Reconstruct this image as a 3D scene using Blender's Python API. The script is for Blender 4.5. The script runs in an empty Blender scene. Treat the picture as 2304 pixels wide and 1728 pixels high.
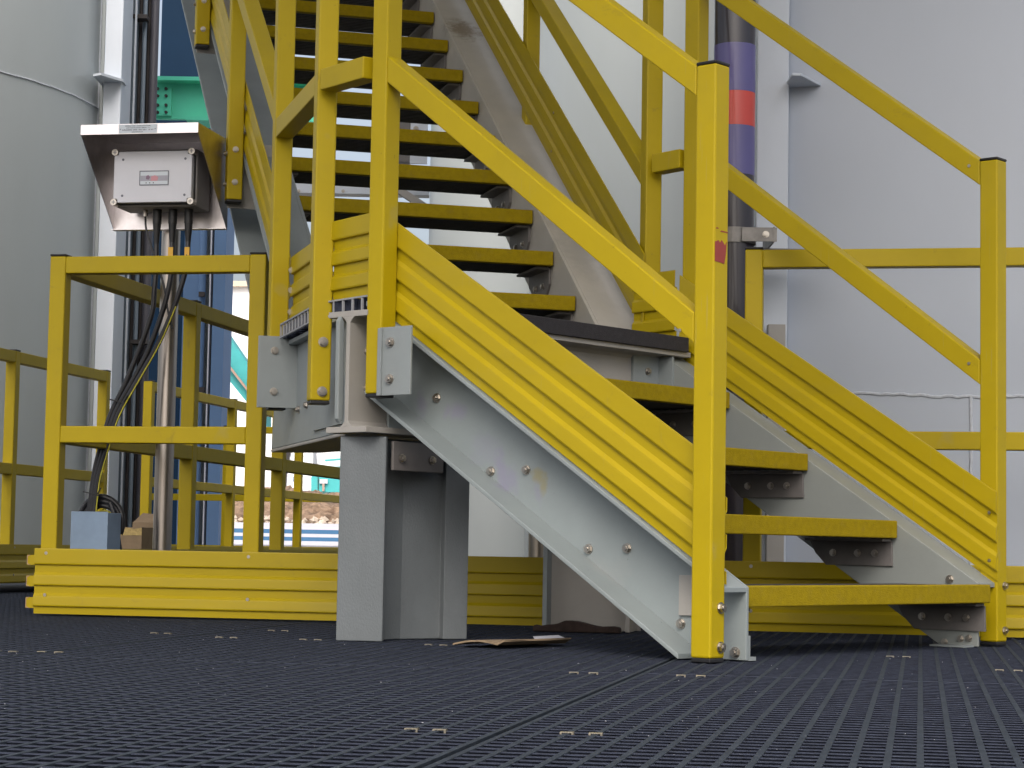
import bpy, bmesh, math, random
from mathutils import Matrix, Vector
random.seed(7)
R = math.radians
scene = bpy.context.scene
COL = scene.collection

# ---------------------------------------------------------------- camera
PITCH, ROLL, HC = .07672, .01722, .23
fw = Vector((0, math.cos(PITCH), math.sin(PITCH)))
u0 = Vector((0, -math.sin(PITCH), math.cos(PITCH)))
r0 = Vector((1, 0, 0))
rt = math.cos(ROLL)*r0 + math.sin(ROLL)*u0
up = -math.sin(ROLL)*r0 + math.cos(ROLL)*u0
cam = bpy.data.cameras.new('camera')
cam.sensor_width = 36; cam.lens = 4749/2304*36; cam.clip_start = .05; cam.clip_end = 600
co = bpy.data.objects.new('camera', cam); COL.objects.link(co)
co.matrix_world = Matrix(((rt.x, up.x, -fw.x, 0), (rt.y, up.y, -fw.y, 0), (rt.z, up.z, -fw.z, HC), (0, 0, 0, 1)))
scene.camera = co

# ---------------------------------------------------------------- sky, sun, exposure
SUN_EL, SUN_AZ = 46, 188          # compass-like: direction to the sun, degrees from +Y clockwise
w = bpy.data.worlds.new('World'); scene.world = w; w.use_nodes = True
nt = w.node_tree; bg = nt.nodes['Background']
sky = nt.nodes.new('ShaderNodeTexSky'); sky.sky_type = 'NISHITA'; sky.sun_disc = False
sky.sun_elevation = R(SUN_EL); sky.sun_rotation = R(SUN_AZ)
sky.air_density = 1.0; sky.dust_density = 7.0; sky.ozone_density = 1.0
hs = nt.nodes.new('ShaderNodeHueSaturation'); hs.inputs['Saturation'].default_value = .62
nt.links.new(sky.outputs[0], hs.inputs['Color']); nt.links.new(hs.outputs[0], bg.inputs[0])
bg.inputs[1].default_value = .15
sl = bpy.data.lights.new('sun', 'SUN'); sl.energy = .5; sl.angle = R(35); sl.color = (1, .975, .94)
so = bpy.data.objects.new('sun', sl); COL.objects.link(so)
d = Vector((math.sin(R(SUN_AZ))*math.cos(R(SUN_EL)), math.cos(R(SUN_AZ))*math.cos(R(SUN_EL)), math.sin(R(SUN_EL))))
so.rotation_euler = d.to_track_quat('Z', 'Y').to_euler(); so.location = d*20
vs = scene.view_settings; vs.view_transform = 'Standard'; vs.look = 'None'; vs.exposure = .75; vs.gamma = 1
vs.use_curve_mapping = False

# ---------------------------------------------------------------- frames (all vertical axes are world Z)
C0 = Vector((.41034, 4.29836, 0))
U = Vector((math.cos(R(49)), math.sin(R(49)), 0)); V = Vector((math.sin(R(49)), -math.cos(R(49)), 0))
P0 = Vector((.18987, 6.33125, 0))
def frame(o, a):
    return Matrix.Translation(o) @ Matrix.Rotation(R(a), 4, 'Z')
LF = frame(C0, 49)            # lower flight: x across, y up the run
UF = frame(P0, 15.8674)       # upper flight: x across, y up the run
GF = frame(Vector((0, 0, 0)), -11)   # deck grid
WF = Matrix.Identity(4)

def ray(u, v):
    return rt*((u-1152)/4749) + up*(-(v-864)/4749) + fw
def at(u, v, Y):
    d = ray(u, v); return Vector((0, 0, HC)) + d*(Y/d.y)

# ---------------------------------------------------------------- materials
def mat(name, base, rough=.5, metal=0., var=.08, scale=6., dirt=0., dirtcol=(.1, .09, .07), bump=.0, bscale=200., spec=.5,
        stretch=(1, 1, 1), speck=0., coat=0., lightspeck=0., grime=0.):
    m = bpy.data.materials.new(name); m.use_nodes = True
    t = m.node_tree; b = t.nodes['Principled BSDF']; L = t.links
    tc = t.nodes.new('ShaderNodeTexCoord'); mp = t.nodes.new('ShaderNodeMapping'); mp.inputs['Scale'].default_value = stretch
    L.new(tc.outputs['Object'], mp.inputs[0])
    n = t.nodes.new('ShaderNodeTexNoise'); n.inputs['Scale'].default_value = scale; n.inputs['Detail'].default_value = 6
    n.inputs['Roughness'].default_value = .6
    L.new(mp.outputs[0], n.inputs['Vector'])
    cr = t.nodes.new('ShaderNodeValToRGB')
    cr.color_ramp.elements[0].position = .3; cr.color_ramp.elements[1].position = .7
    lo = [c*(1-var) for c in base]; hi = [min(1, c*(1+var)) for c in base]
    cr.color_ramp.elements[0].color = (*lo, 1); cr.color_ramp.elements[1].color = (*hi, 1)
    L.new(n.outputs['Fac'], cr.inputs[0]); out = cr.outputs[0]
    if dirt:
        n2 = t.nodes.new('ShaderNodeTexNoise'); n2.inputs['Scale'].default_value = scale*.6; n2.inputs['Detail'].default_value = 9
        n2.inputs['Roughness'].default_value = .7
        L.new(mp.outputs[0], n2.inputs['Vector'])
        r2 = t.nodes.new('ShaderNodeValToRGB'); r2.color_ramp.elements[0].position = .52; r2.color_ramp.elements[1].position = .75
        r2.color_ramp.elements[1].color = (dirt, dirt, dirt, 1)
        L.new(n2.outputs['Fac'], r2.inputs[0])
        mx = t.nodes.new('ShaderNodeMixRGB'); L.new(r2.outputs[0], mx.inputs[0]); L.new(out, mx.inputs[1]); mx.inputs[2].default_value = (*dirtcol, 1)
        out = mx.outputs[0]
    if speck:
        n4 = t.nodes.new('ShaderNodeTexNoise'); n4.inputs['Scale'].default_value = 90; n4.inputs['Detail'].default_value = 2
        L.new(tc.outputs['Object'], n4.inputs['Vector'])
        r4 = t.nodes.new('ShaderNodeValToRGB'); r4.color_ramp.elements[0].position = .76; r4.color_ramp.elements[1].position = .79
        r4.color_ramp.elements[1].color = (speck, speck, speck, 1)
        L.new(n4.outputs['Fac'], r4.inputs[0])
        m4 = t.nodes.new('ShaderNodeMixRGB'); L.new(r4.outputs[0], m4.inputs[0]); L.new(out, m4.inputs[1]); m4.inputs[2].default_value = (.05, .04, .03, 1)
        out = m4.outputs[0]
    if lightspeck:
        n5 = t.nodes.new('ShaderNodeTexNoise'); n5.inputs['Scale'].default_value = 170; n5.inputs['Detail'].default_value = 1
        L.new(tc.outputs['Object'], n5.inputs['Vector'])
        r5 = t.nodes.new('ShaderNodeValToRGB'); r5.color_ramp.elements[0].position = .765; r5.color_ramp.elements[1].position = .80
        r5.color_ramp.elements[1].color = (lightspeck,)*3+(1,)
        L.new(n5.outputs['Fac'], r5.inputs[0])
        m5 = t.nodes.new('ShaderNodeMixRGB'); L.new(r5.outputs[0], m5.inputs[0]); L.new(out, m5.inputs[1]); m5.inputs[2].default_value = (.45, .46, .5, 1)
        out = m5.outputs[0]
    if grime:      # handling marks: sparse soft smudges and fine scratches
        n6 = t.nodes.new('ShaderNodeTexNoise'); n6.inputs['Scale'].default_value = 11; n6.inputs['Detail'].default_value = 10; n6.inputs['Roughness'].default_value = .75; n6.inputs['Distortion'].default_value = 1.2
        L.new(tc.outputs['Object'], n6.inputs['Vector'])
        r6 = t.nodes.new('ShaderNodeValToRGB'); r6.color_ramp.elements[0].position = .60; r6.color_ramp.elements[1].position = .78
        r6.color_ramp.elements[1].color = (grime,)*3+(1,)
        L.new(n6.outputs['Fac'], r6.inputs[0])
        m6 = t.nodes.new('ShaderNodeMixRGB'); L.new(r6.outputs[0], m6.inputs[0]); L.new(out, m6.inputs[1]); m6.inputs[2].default_value = (.15, .12, .04, 1)
        mp7 = t.nodes.new('ShaderNodeMapping'); mp7.inputs['Rotation'].default_value = (.5, .8, .3); mp7.inputs['Scale'].default_value = (7, 160, 7)
        L.new(tc.outputs['Object'], mp7.inputs[0])
        n7 = t.nodes.new('ShaderNodeTexNoise'); n7.inputs['Scale'].default_value = 1; n7.inputs['Detail'].default_value = 3; L.new(mp7.outputs[0], n7.inputs['Vector'])
        r7 = t.nodes.new('ShaderNodeValToRGB'); r7.color_ramp.elements[0].position = .68; r7.color_ramp.elements[1].position = .73; r7.color_ramp.elements[1].color = (grime*.5,)*3+(1,)
        L.new(n7.outputs['Fac'], r7.inputs[0])
        m7 = t.nodes.new('ShaderNodeMixRGB'); L.new(r7.outputs[0], m7.inputs[0]); L.new(m6.outputs[0], m7.inputs[1]); m7.inputs[2].default_value = (.34, .29, .12, 1)
        out = m7.outputs[0]
    L.new(out, b.inputs['Base Color'])
    b.inputs['Roughness'].default_value = rough; b.inputs['Metallic'].default_value = metal
    b.inputs['Specular IOR Level'].default_value = spec
    if coat: b.inputs['Coat Weight'].default_value = coat
    if bump:
        n3 = t.nodes.new('ShaderNodeTexNoise'); n3.inputs['Scale'].default_value = bscale; n3.inputs['Detail'].default_value = 3
        L.new(mp.outputs[0], n3.inputs['Vector'])
        bp = t.nodes.new('ShaderNodeBump'); bp.inputs['Strength'].default_value = bump; bp.inputs['Distance'].default_value = .002
        L.new(n3.outputs['Fac'], bp.inputs['Height']); L.new(bp.outputs[0], b.inputs['Normal'])
    return m
def add_spots(m, spots):
    """soft edged stains: spots = (centre xyz, radii xyz, rotation about x, colour, strength) in object coordinates"""
    t = m.node_tree; b = t.nodes['Principled BSDF']; L = t.links
    out = b.inputs['Base Color'].links[0].from_socket
    tc = [n for n in t.nodes if n.type == 'TEX_COORD'][0]
    nz = t.nodes.new('ShaderNodeTexNoise'); nz.inputs['Scale'].default_value = 34; nz.inputs['Detail'].default_value = 8; nz.inputs['Roughness'].default_value = .7
    L.new(tc.outputs['Object'], nz.inputs['Vector'])
    for c, r, rot, col, st in spots:
        mp = t.nodes.new('ShaderNodeMapping'); mp.vector_type = 'TEXTURE'
        mp.inputs['Location'].default_value = c; mp.inputs['Rotation'].default_value = (rot, 0, 0); mp.inputs['Scale'].default_value = r
        L.new(tc.outputs['Object'], mp.inputs[0])
        g = t.nodes.new('ShaderNodeTexGradient'); g.gradient_type = 'SPHERICAL'; L.new(mp.outputs[0], g.inputs[0])
        a = t.nodes.new('ShaderNodeMath'); a.operation = 'MULTIPLY_ADD'; L.new(nz.outputs['Fac'], a.inputs[0]); a.inputs[1].default_value = 1.6; L.new(g.outputs['Fac'], a.inputs[2])
        rp = t.nodes.new('ShaderNodeValToRGB'); rp.color_ramp.elements[0].position = .98; rp.color_ramp.elements[1].position = 1.0
        s2 = t.nodes.new('ShaderNodeMapRange'); s2.inputs[1].default_value = 1.02; s2.inputs[2].default_value = 1.55; s2.inputs[4].default_value = st
        L.new(a.outputs[0], s2.inputs[0])
        t.nodes.remove(rp)
        gt = t.nodes.new('ShaderNodeMath'); gt.operation = 'GREATER_THAN'; gt.inputs[1].default_value = .001; L.new(g.outputs['Fac'], gt.inputs[0])
        mu = t.nodes.new('ShaderNodeMath'); mu.operation = 'MULTIPLY'; L.new(s2.outputs[0], mu.inputs[0])
        sm = t.nodes.new('ShaderNodeMapRange'); sm.inputs[1].default_value = 0; sm.inputs[2].default_value = .25; L.new(g.outputs['Fac'], sm.inputs[0]); L.new(sm.outputs[0], mu.inputs[1])
        mx = t.nodes.new('ShaderNodeMixRGB'); L.new(mu.outputs[0], mx.inputs[0]); L.new(out, mx.inputs[1]); mx.inputs[2].default_value = (*col, 1)
        out = mx.outputs[0]
    L.new(out, b.inputs['Base Color'])
YEL = mat('yellow_frp', (.42, .312, .002), .5, spec=.28, grime=.55, var=.06, scale=5, dirt=.16, dirtcol=(.24, .20, .05), bump=.15, bscale=60, speck=.35)
YTOE = mat('yellow_toe_board', (.40, .297, .0015), .42, spec=.32, grime=.4, var=.05, scale=3, dirt=.18, dirtcol=(.29, .25, .08), bump=.08, bscale=40, stretch=(1, 1, 3))
YNOSE = mat('yellow_grit_nosing', (.31, .225, .002), .8, spec=.2, var=.12, scale=60, dirt=.28, dirtcol=(.25, .19, .05), bump=.9, bscale=420, speck=.3)
GREY = mat('grey_frp', (.25, .28, .285), .5, var=.10, scale=4, dirt=.35, dirtcol=(.20, .20, .19), bump=.12, bscale=120, speck=.35)
GREYS = mat('grey_frp_scuffed', (.245, .28, .285), .5, var=.08, scale=4, dirt=.3, dirtcol=(.21, .22, .21), bump=.12, bscale=120, speck=.5)
GREYF = mat('grey_frp_far', (.25, .27, .26), .5, var=.08, scale=4, dirt=.3, dirtcol=(.20, .21, .19), bump=.12, bscale=120, speck=.4)
GREYU = mat('grey_frp_upper', (.44, .42, .38), .6, var=.06, scale=8, dirt=.15, dirtcol=(.28, .25, .21), bump=.15, bscale=160)
add_spots(GREYU, [((.47, 1.70, 1.40), (.10, .16, .16), 0, (.20, .16, .11), .9), ((.47, .2, .33), (.1, .3, .2), 0, (.33, .32, .30), .5)])
GREY2 = mat('grey_frp_flange', (.35, .335, .31), .6, var=.06, scale=8, dirt=.15, dirtcol=(.26, .23, .19), bump=.15, bscale=160)
COLM = mat('column_grey_frp', (.135, .152, .162), .7, var=.10, scale=10, dirt=.3, dirtcol=(.19, .20, .21), bump=.7, bscale=300, stretch=(1, 1, .5))
DGREY = mat('dark_grey_bracket', (.15, .14, .135), .6, var=.15, scale=12, dirt=.3, dirtcol=(.07, .06, .06))
GRIT = mat('dark_grit_grating', (.033, .039, .060), .9, spec=.15, lightspeck=.9, var=.35, scale=55, dirt=.3, dirtcol=(.07, .08, .10), bump=.9, bscale=500)
ROD = mat('dark_grating_rib', (.029, .037, .049), .85, spec=.15, lightspeck=.6, var=.25, scale=25, dirt=.4, dirtcol=(.065, .072, .09), bump=.5, bscale=400)
TREADM = mat('tread_grating', (.05, .048, .045), .75, var=.25, scale=40, bump=.5, bscale=300)
BLACK = mat('black_plastic_cap', (.012, .012, .014), .5, var=.2)
STEEL = mat('stainless_bolt', (.47, .44, .40), .38, metal=1, var=.2, scale=60)
SSP = mat('brushed_stainless', (.42, .38, .35), .30, metal=1, var=.08, scale=40, stretch=(1, 1, .06), bump=.05, bscale=120)
SSH = mat('stainless_sheet', (.74, .70, .71), .34, metal=1, var=.08, scale=30, dirt=.25, dirtcol=(.45, .36, .30))
TANK = mat('light_grey_tank_paint', (.43, .47, .48), .33, var=.05, scale=.9, dirt=.30, dirtcol=(.38, .40, .40), bump=.03, bscale=8, stretch=(1, 1, .35))
TANKB = mat('bright_grey_tank_paint', (.44, .485, .56), .33, var=.04, scale=.9, dirt=.3, dirtcol=(.40, .43, .48), bump=.03, bscale=8, stretch=(1, 1, .35))
WELD = mat('weld_bead_paint', (.52, .55, .60), .35, var=.1, scale=60, bump=.8, bscale=90)
PLATE = mat('pale_plate_paint', (.56, .61, .68), .42, var=.05, scale=2, dirt=.2, dirtcol=(.37, .37, .36))
DPIPE = mat('dark_pipe_plastic', (.024, .019, .028), .28, var=.2, scale=4, stretch=(1, 1, .3), coat=.3)
PURP = mat('purple_band', (.105, .09, .27), .35, var=.06, coat=.3)
RED = mat('red_band', (.62, .055, .035), .35, var=.06, coat=.3)
NAVY = mat('navy_steel', (.008, .034, .078), .6, spec=.2, var=.10, scale=1.5)
BLUE = mat('blue_steel', (.11, .19, .34), .55, spec=.25, var=.08, scale=1.2)
BGREY = mat('blue_grey_steel', (.15, .19, .235), .5, var=.08, scale=2)
GREEN = mat('green_beam_paint', (.09, .60, .40), .5, var=.08, scale=2, dirt=.3, dirtcol=(.10, .30, .2))
BOXB = mat('blue_grey_plastic_box', (.24, .33, .46), .55, var=.05, scale=30)
CARD = mat('cardboard', (.26, .19, .12), .9, var=.15, scale=20)
CARDE = mat('cardboard_edge', (.42, .30, .24), .9, var=.2, scale=90)
RUBBER = mat('black_cable', (.018, .018, .022), .42, var=.3, scale=20)
YSTR = mat('yellow_stripe_wire', (.55, .50, .05), .5)
WHITE = mat('white_enclosure_lid', (.66, .67, .73), .4, var=.04, scale=8)
WPAINT = mat('white_paint', (.80, .80, .82), .5, var=.04)
LABEL = mat('pale_label', (.62, .68, .74), .4, var=.03)
INK = mat('label_ink', (.16, .17, .21), .6)
PINK = mat('label_pink', (.62, .30, .34), .6)
TEAL = mat('teal_paint', (.06, .42, .43), .5, var=.07)
REDT = mat('red_lettering', (.75, .10, .08), .5)
DARK = mat('dark_machinery', (.03, .025, .025), .7, var=.3)
SOIL = mat('stony_soil', (.22, .15, .10), 1, var=.6, scale=6, bump=.6, bscale=30, dirt=1., dirtcol=(.07, .035, .02))
STRW = mat('white_stripe', (.55, .56, .62), .6, var=.04)
STRB = mat('blue_stripe', (.045, .15, .30), .6, var=.08)
CLIP = mat('clip_steel', (.36, .33, .27), .35, metal=.8, var=.3, scale=150)
GROUNDM = mat('pale_concrete_ground', (.40, .38, .35), .9, var=.15, scale=.4)
VOIDM = mat('dark_void', (.018, .020, .028), .8, var=.3)  # near-black tone painted for the shaded void under the grating
RAG = mat('dirty_rag', (.035, .022, .018), 1, var=.4, scale=40, bump=1, bscale=60)
SCUFF = mat('red_undercoat_patch', (.27, .04, .03), .6, var=.1)
GRAFF = mat('blue_scuff_mark', (.27, .27, .32), .6, var=.1)
TANM = mat('tan_glue_smear', (.30, .28, .20), .7, var=.25, scale=60)
PENCIL = mat('pencil_line', (.28, .22, .05), .8)
SMEAR = mat('brown_smear', (.25, .215, .175), .7, var=.10, scale=20)

# ---------------------------------------------------------------- mesh builder
class MB:
    def __init__(s): s.v = []; s.f = []
    def poly(s, vs, fs):
        b = len(s.v); s.v += [tuple(v) for v in vs]; s.f += [tuple(i+b for i in f) for f in fs]; return s
    def box(s, x0, x1, y0, y1, z0, z1):
        v = [(x0, y0, z0), (x1, y0, z0), (x1, y1, z0), (x0, y1, z0), (x0, y0, z1), (x1, y0, z1), (x1, y1, z1), (x0, y1, z1)]
        return s.poly(v, [(3, 2, 1, 0), (4, 5, 6, 7), (0, 1, 5, 4), (1, 2, 6, 5), (2, 3, 7, 6), (3, 0, 4, 7)])
    def prism(s, A, B):
        """closed solid between polygons A and B (same length, 3-D points)"""
        n = len(A); fs = [tuple(range(n))[::-1], tuple(range(n, 2*n))]
        for i in range(n):
            j = (i+1) % n; fs.append((i, j, n+j, n+i))
        return s.poly(list(A)+list(B), fs)
    def slabx(s, x0, x1, yz):
        return s.prism([(x0, y, z) for y, z in yz], [(x1, y, z) for y, z in yz])
    def slaby(s, y0, y1, xz):
        return s.prism([(x, y0, z) for x, z in xz], [(x, y1, z) for x, z in xz])
    def slabz(s, z0, z1, xy):
        return s.prism([(x, y, z0) for x, y in xy], [(x, y, z1) for x, y in xy])
    def cyl(s, p, q, r, n=16, r2=None):
        p = Vector(p); q = Vector(q); r2 = r if r2 is None else r2
        ax = (q-p).normalized(); a = ax.orthogonal().normalized(); b = ax.cross(a)
        A = [p+(a*math.cos(2*math.pi*i/n)+b*math.sin(2*math.pi*i/n))*r for i in range(n)]
        B = [q+(a*math.cos(2*math.pi*i/n)+b*math.sin(2*math.pi*i/n))*r2 for i in range(n)]
        return s.prism(A, B)
    def tube(s, pts, r, n=8):
        pts = [Vector(p) for p in pts]; rings = []; prev = None
        for i, p in enumerate(pts):
            t = (pts[min(i+1, len(pts)-1)]-pts[max(i-1, 0)]).normalized()
            a = (prev - t*prev.dot(t)).normalized() if prev else t.orthogonal().normalized()
            prev = a; b = t.cross(a)
            rings.append([p+(a*math.cos(2*math.pi*k/n)+b*math.sin(2*math.pi*k/n))*r for k in range(n)])
        vs = [x for rg in rings for x in rg]; fs = []
        for i in range(len(rings)-1):
            for k in range(n):
                j = (k+1) % n; fs.append((i*n+k, i*n+j, (i+1)*n+j, (i+1)*n+k))
        fs.append(tuple(range(n))[::-1]); fs.append(tuple((len(rings)-1)*n+k for k in range(n)))
        return s.poly(vs, fs)
    def bar(s, a, b, w, h, upv=(0, 0, 1)):
        """rectangular bar from a to b: w sideways, h along up"""
        a = Vector(a); b = Vector(b); t = (b-a).normalized(); sd = t.cross(Vector(upv)).normalized(); u_ = sd.cross(t)
        o = [(-w/2, -h/2), (w/2, -h/2), (w/2, h/2), (-w/2, h/2)]
        return s.prism([a+sd*i+u_*j for i, j in o], [b+sd*i+u_*j for i, j in o])
    def mesh(s, name, fr=None, org=Vector((0, 0, 0))):
        m = bpy.data.meshes.new(name)
        vs = [Vector(v)-org for v in s.v]
        m.from_pydata([tuple(v) for v in vs], [], s.f); m.update()
        bm = bmesh.new(); bm.from_mesh(m); bmesh.ops.recalc_face_normals(bm, faces=bm.faces); bm.to_mesh(m); bm.free()
        return m

def props(o, **k):
    for a, b in k.items():
        if b is not None: o[a] = b
class Thing:
    """an Empty standing at the thing's base; parts get frame coordinates"""
    def __init__(s, name, label, cat, fr=WF, org=(0, 0, 0), group=None, kind=None):
        s.fr = fr; s.org = Vector(org)
        s.e = bpy.data.objects.new(name, None); COL.objects.link(s.e); s.e.empty_display_size = .1
        s.e.matrix_world = fr @ Matrix.Translation(s.org)
        props(s.e, label=label, category=cat, group=group, kind=kind)
    def part(s, name, mb, m, parent=None, bevel=0., smooth=False, label=None, kind=None):
        me = mb.mesh(name, org=s.org) if isinstance(mb, MB) else mb
        if isinstance(mb, MB): me.materials.append(m)
        o = bpy.data.objects.new(name, me); COL.objects.link(o)
        o.parent = parent if parent else s.e
        if bevel:
            b = o.modifiers.new('bevel', 'BEVEL'); b.width = bevel; b.segments = 2; b.limit_method = 'ANGLE'; b.angle_limit = R(40)
        if smooth:
            for p in me.polygons: p.use_smooth = True
            try: me.set_sharp_from_angle(angle=R(35))
            except Exception: pass
        props(o, label=label, kind=kind)
        return o
    def inst(s, name, me, mtx, parent=None):
        o = bpy.data.objects.new(name, me); COL.objects.link(o); o.parent = parent if parent else s.e
        o.matrix_local = Matrix.Translation(-s.org) @ mtx
        return o
def single(name, mb, m, label, cat, group=None, kind=None, fr=WF, bevel=0, smooth=False, org=None):
    if org is None:
        xs = [Vector(v) for v in mb.v]; c = sum(xs, Vector())/len(xs); org = Vector((c.x, c.y, min(x.z for x in xs)))
    me = mb.mesh(name, org=Vector(org)); me.materials.append(m)
    o = bpy.data.objects.new(name, me); COL.objects.link(o); o.matrix_world = fr @ Matrix.Translation(Vector(org))
    if bevel:
        b = o.modifiers.new('bevel', 'BEVEL'); b.width = bevel; b.segments = 2; b.limit_method = 'ANGLE'; b.angle_limit = R(40)
    if smooth:
        for p in me.polygons: p.use_smooth = True
        try: me.set_sharp_from_angle(angle=R(35))
        except Exception: pass
    props(o, label=label, category=cat, group=group, kind=kind)
    return o

# shared bolt: washer, hex nut/head, stub; axis +Z
def bolt_mesh():
    b = MB(); b.cyl((0, 0, 0), (0, 0, .002), .0108, 20); b.cyl((0, 0, .0015), (0, 0, .0085), .0086, 6); b.cyl((0, 0, .008), (0, 0, .0105), .0048, 10)
    m = b.mesh('bolt'); m.materials.append(STEEL); return m
BOLT = bolt_mesh()
def screw_mesh():
    b = MB(); b.cyl((0, 0, 0), (0, 0, .002), .0042, 10); b.cyl((0, 0, .0018), (0, 0, .003), .002, 6)
    m = b.mesh('screw'); m.materials.append(STEEL); return m
SCREW = screw_mesh()
def toward(p, n, s=1.):
    n = Vector(n).normalized(); q = n.to_track_quat('Z', 'Y')
    return Matrix.Translation(Vector(p)) @ q.to_matrix().to_4x4() @ Matrix.Scale(s, 4) @ Matrix.Rotation(random.random()*3, 4, 'Z')
def bolt(t, p, n, parent=None, s=1.):
    return t.inst('bolt', BOLT, toward(p, n, s), parent)

# corrugated toe board: profile (depth d toward the front face, height fraction 0..1)
PROF = [(.0104, 1.0), (.0110, .985), (.0124, .775), (.0112, .758), (.0034, .748), (.0034, .635), (.0100, .592), (.0106, .57), (.0124, .455), (.0112, .438),
        (.0034, .428), (.0034, .315), (.0100, .272), (.0106, .25), (.0124, .135), (.0112, .118), (.0034, .108), (.0030, 0.)]
def toe_mb(p0, p1, front, H=.198, k=1.):
    """p0,p1: bottom points (3-D, frame coords) of the back plane; front: unit horizontal vector to the viewed side"""
    p0 = Vector(p0); p1 = Vector(p1); n = Vector(front).normalized()
    F = [(d_, h*H*k) for d_, h in PROF]; B = [(d_-.0035, h) for d_, h in F][::-1]
    mb = MB()
    for i in range(len(F)-1):
        q = [F[i], F[i+1], (F[i+1][0]-.0035, F[i+1][1]), (F[i][0]-.0035, F[i][1])]
        mb.poly([p0+n*a+Vector((0, 0, b)) for a, b in q]+[p1+n*a+Vector((0, 0, b)) for a, b in q],
                [(0, 1, 5, 4), (3, 2, 6, 7)] + ([(0, 3, 2, 1), (4, 5, 6, 7)]))
    a, b = F[0]; mb.poly([p0+n*a+Vector((0, 0, b)), p0+n*(a-.0035)+Vector((0, 0, b)), p1+n*(a-.0035)+Vector((0, 0, b)), p1+n*a+Vector((0, 0, b))], [(0, 1, 2, 3)])
    return mb
def post(t, x, y, z0, z1, s=.05, cap_top=True, cap_bot=False, sy=None):
    sy = sy or s
    o = t.part('post', MB().box(x, x+s, y, y+sy, z0, z1), YEL, bevel=.004)
    if cap_top: t.part('post_cap', MB().box(x-.001, x+s+.001, y-.001, y+sy+.001, z1, z1+.007), BLACK, parent=o, bevel=.003)
    if cap_bot: t.part('post_cap', MB().box(x+.001, x+s-.001, y+.001, y+sy-.001, z0-.009, z0), BLACK, parent=o, bevel=.002)
    return o
def rail_yz(t, name, x, y0, y1, z0, slope, h, wd=.05):
    """rail along y, bottom face at z0 + slope*(y-y0), vertical thickness h"""
    z1 = z0+slope*(y1-y0)
    return t.part(name, MB().slabx(x, x+wd, [(y0, z0), (y1, z1), (y1, z1+h), (y0, z0+h)]), YEL, bevel=.003)

# ================================================================ SETTING
g = Thing('ground', None, None, kind='structure')
# ground beyond and below the raised deck
single('ground', MB().box(-150, 150, -40, 300, -3.2, -3.0), GROUNDM, None, None, kind='structure')
bpy.data.objects.remove(g.e)
single('void_sheet_below', MB().box(-6, 4.5, -.5, 12.5, -.42, -.40), VOIDM, None, None, kind='structure', fr=GF)  # dark sheet added in place of the shaded void below the grating

# deck of moulded grating panels
deck = Thing('deck', None, None, GF, (0, 0, -.038), kind='structure')
PX, PY, P = 1.235, 3.66, .0363
def panel_mesh(W_, L_):
    mb = MB(); rb = MB()
    x0, x1, y0, y1 = .0045, W_-.0045, .0045, L_-.0045
    nx = round((x1-x0-.007)/.0358); ny = round((y1-y0-.0128)/.0400)
    px = (x1-x0-.0082)/nx; py = (y1-y0-.0128)/ny
    for i in range(nx+1):
        x = x0+i*px; pr_ = [(x+.0020, -.038), (x+.0062, -.038), (x+.0082, 0), (x, 0)]; mb.prism([(a_, y0, b_) for a_, b_ in pr_], [(a_, y1, b_) for a_, b_ in pr_])
    for j in range(ny+1):
        y = y0+j*py
        a, b = .0030, .0040
        pr_ = [(y+.0052, -.037), (y+.0078, -.037), (y+.0086, -.0052), (y+.0128, -.0012), (y+.0124, -.0006), (y+.0004, -.0006), (y, -.0012), (y+.0044, -.0052)]
        rb.prism([(x0+.001, *q) for q in pr_], [(x1-.001, *q) for q in pr_])
    m1 = mb.mesh('grating_panel'); m1.materials.append(ROD); m2 = rb.mesh('cross_ribs'); m2.materials.append(GRIT)
    return m1, m2
M1, M2 = panel_mesh(PX, PY)
for ix in range(-4, 3):
    for iy in range(-1, 4):
        gx = -.51 + ix*PX; gy = 3.92-PY + iy*PY
        if gx+PX < -5.6 or gy > 11.5 or gy+PY < 0: continue
        o = bpy.data.objects.new('grating_panel', M1); COL.objects.link(o); o.parent = deck.e
        o.location = (gx, gy, .038)
        q = bpy.data.objects.new('cross_ribs', M2); COL.objects.link(q); q.parent = o; q['kind'] = 'stuff'

# ================================================================ LOWER STAIR FLIGHT  (frame LF)
SL = .625
zt = lambda y: .1505 + SL*y                  # top edge of near stringer
zb = lambda y: -.0717 + SL*y                 # bottom edge
FS = .045                                    # the far side sits a little further up the run
lf = Thing('stair_flight', 'lower stair flight, four yellow nosed treads between grey stringers on the deck', 'stairs', LF, (.6, 0, 0))
def stringer(xw, xo, y0, y1, dz, label=None, top=zt, bot=zb):
    """channel: web at xw (inner face), flanges toward xo"""
    s_ = 1 if xo > xw else -1; w0 = xw; w1 = xw+s_*.009
    T = lambda y: top(y)+dz; B = lambda y: bot(y)+dz
    yb = max(y0, y0)
    mb = MB()
    # web, trimmed by the deck
    def zmin(y): return max(B(y), .002)
    ys = sorted({y0, y1, min(max((.002-dz+.0717)/SL, y0), y1)})
    mb.slabx(min(w0, w1), max(w0, w1), [(y, zmin(y)) for y in ys]+[(y1, T(y1)), (y0, T(y0))])
    a, b = min(w1, xo), max(w1, xo)
    mb.slabx(a, b, [(y0, T(y0)-.011), (y1, T(y1)-.011), (y1, T(y1)), (y0, T(y0))])
    yl = ys[1] if len(ys) == 3 else y0
    mb.slabx(a, b, [(yl, B(yl)), (y1, B(y1)), (y1, B(y1)+.011), (yl, B(yl)+.011)])
    return mb
NS = lf.part('stringer', stringer(.143, .05, .005, 1.055, 0), GREYS, bevel=.0015)
FSs = lf.part('stringer', stringer(1.213, 1.306, .058, 1.10, -.028), GREYF, bevel=.0015)
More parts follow.
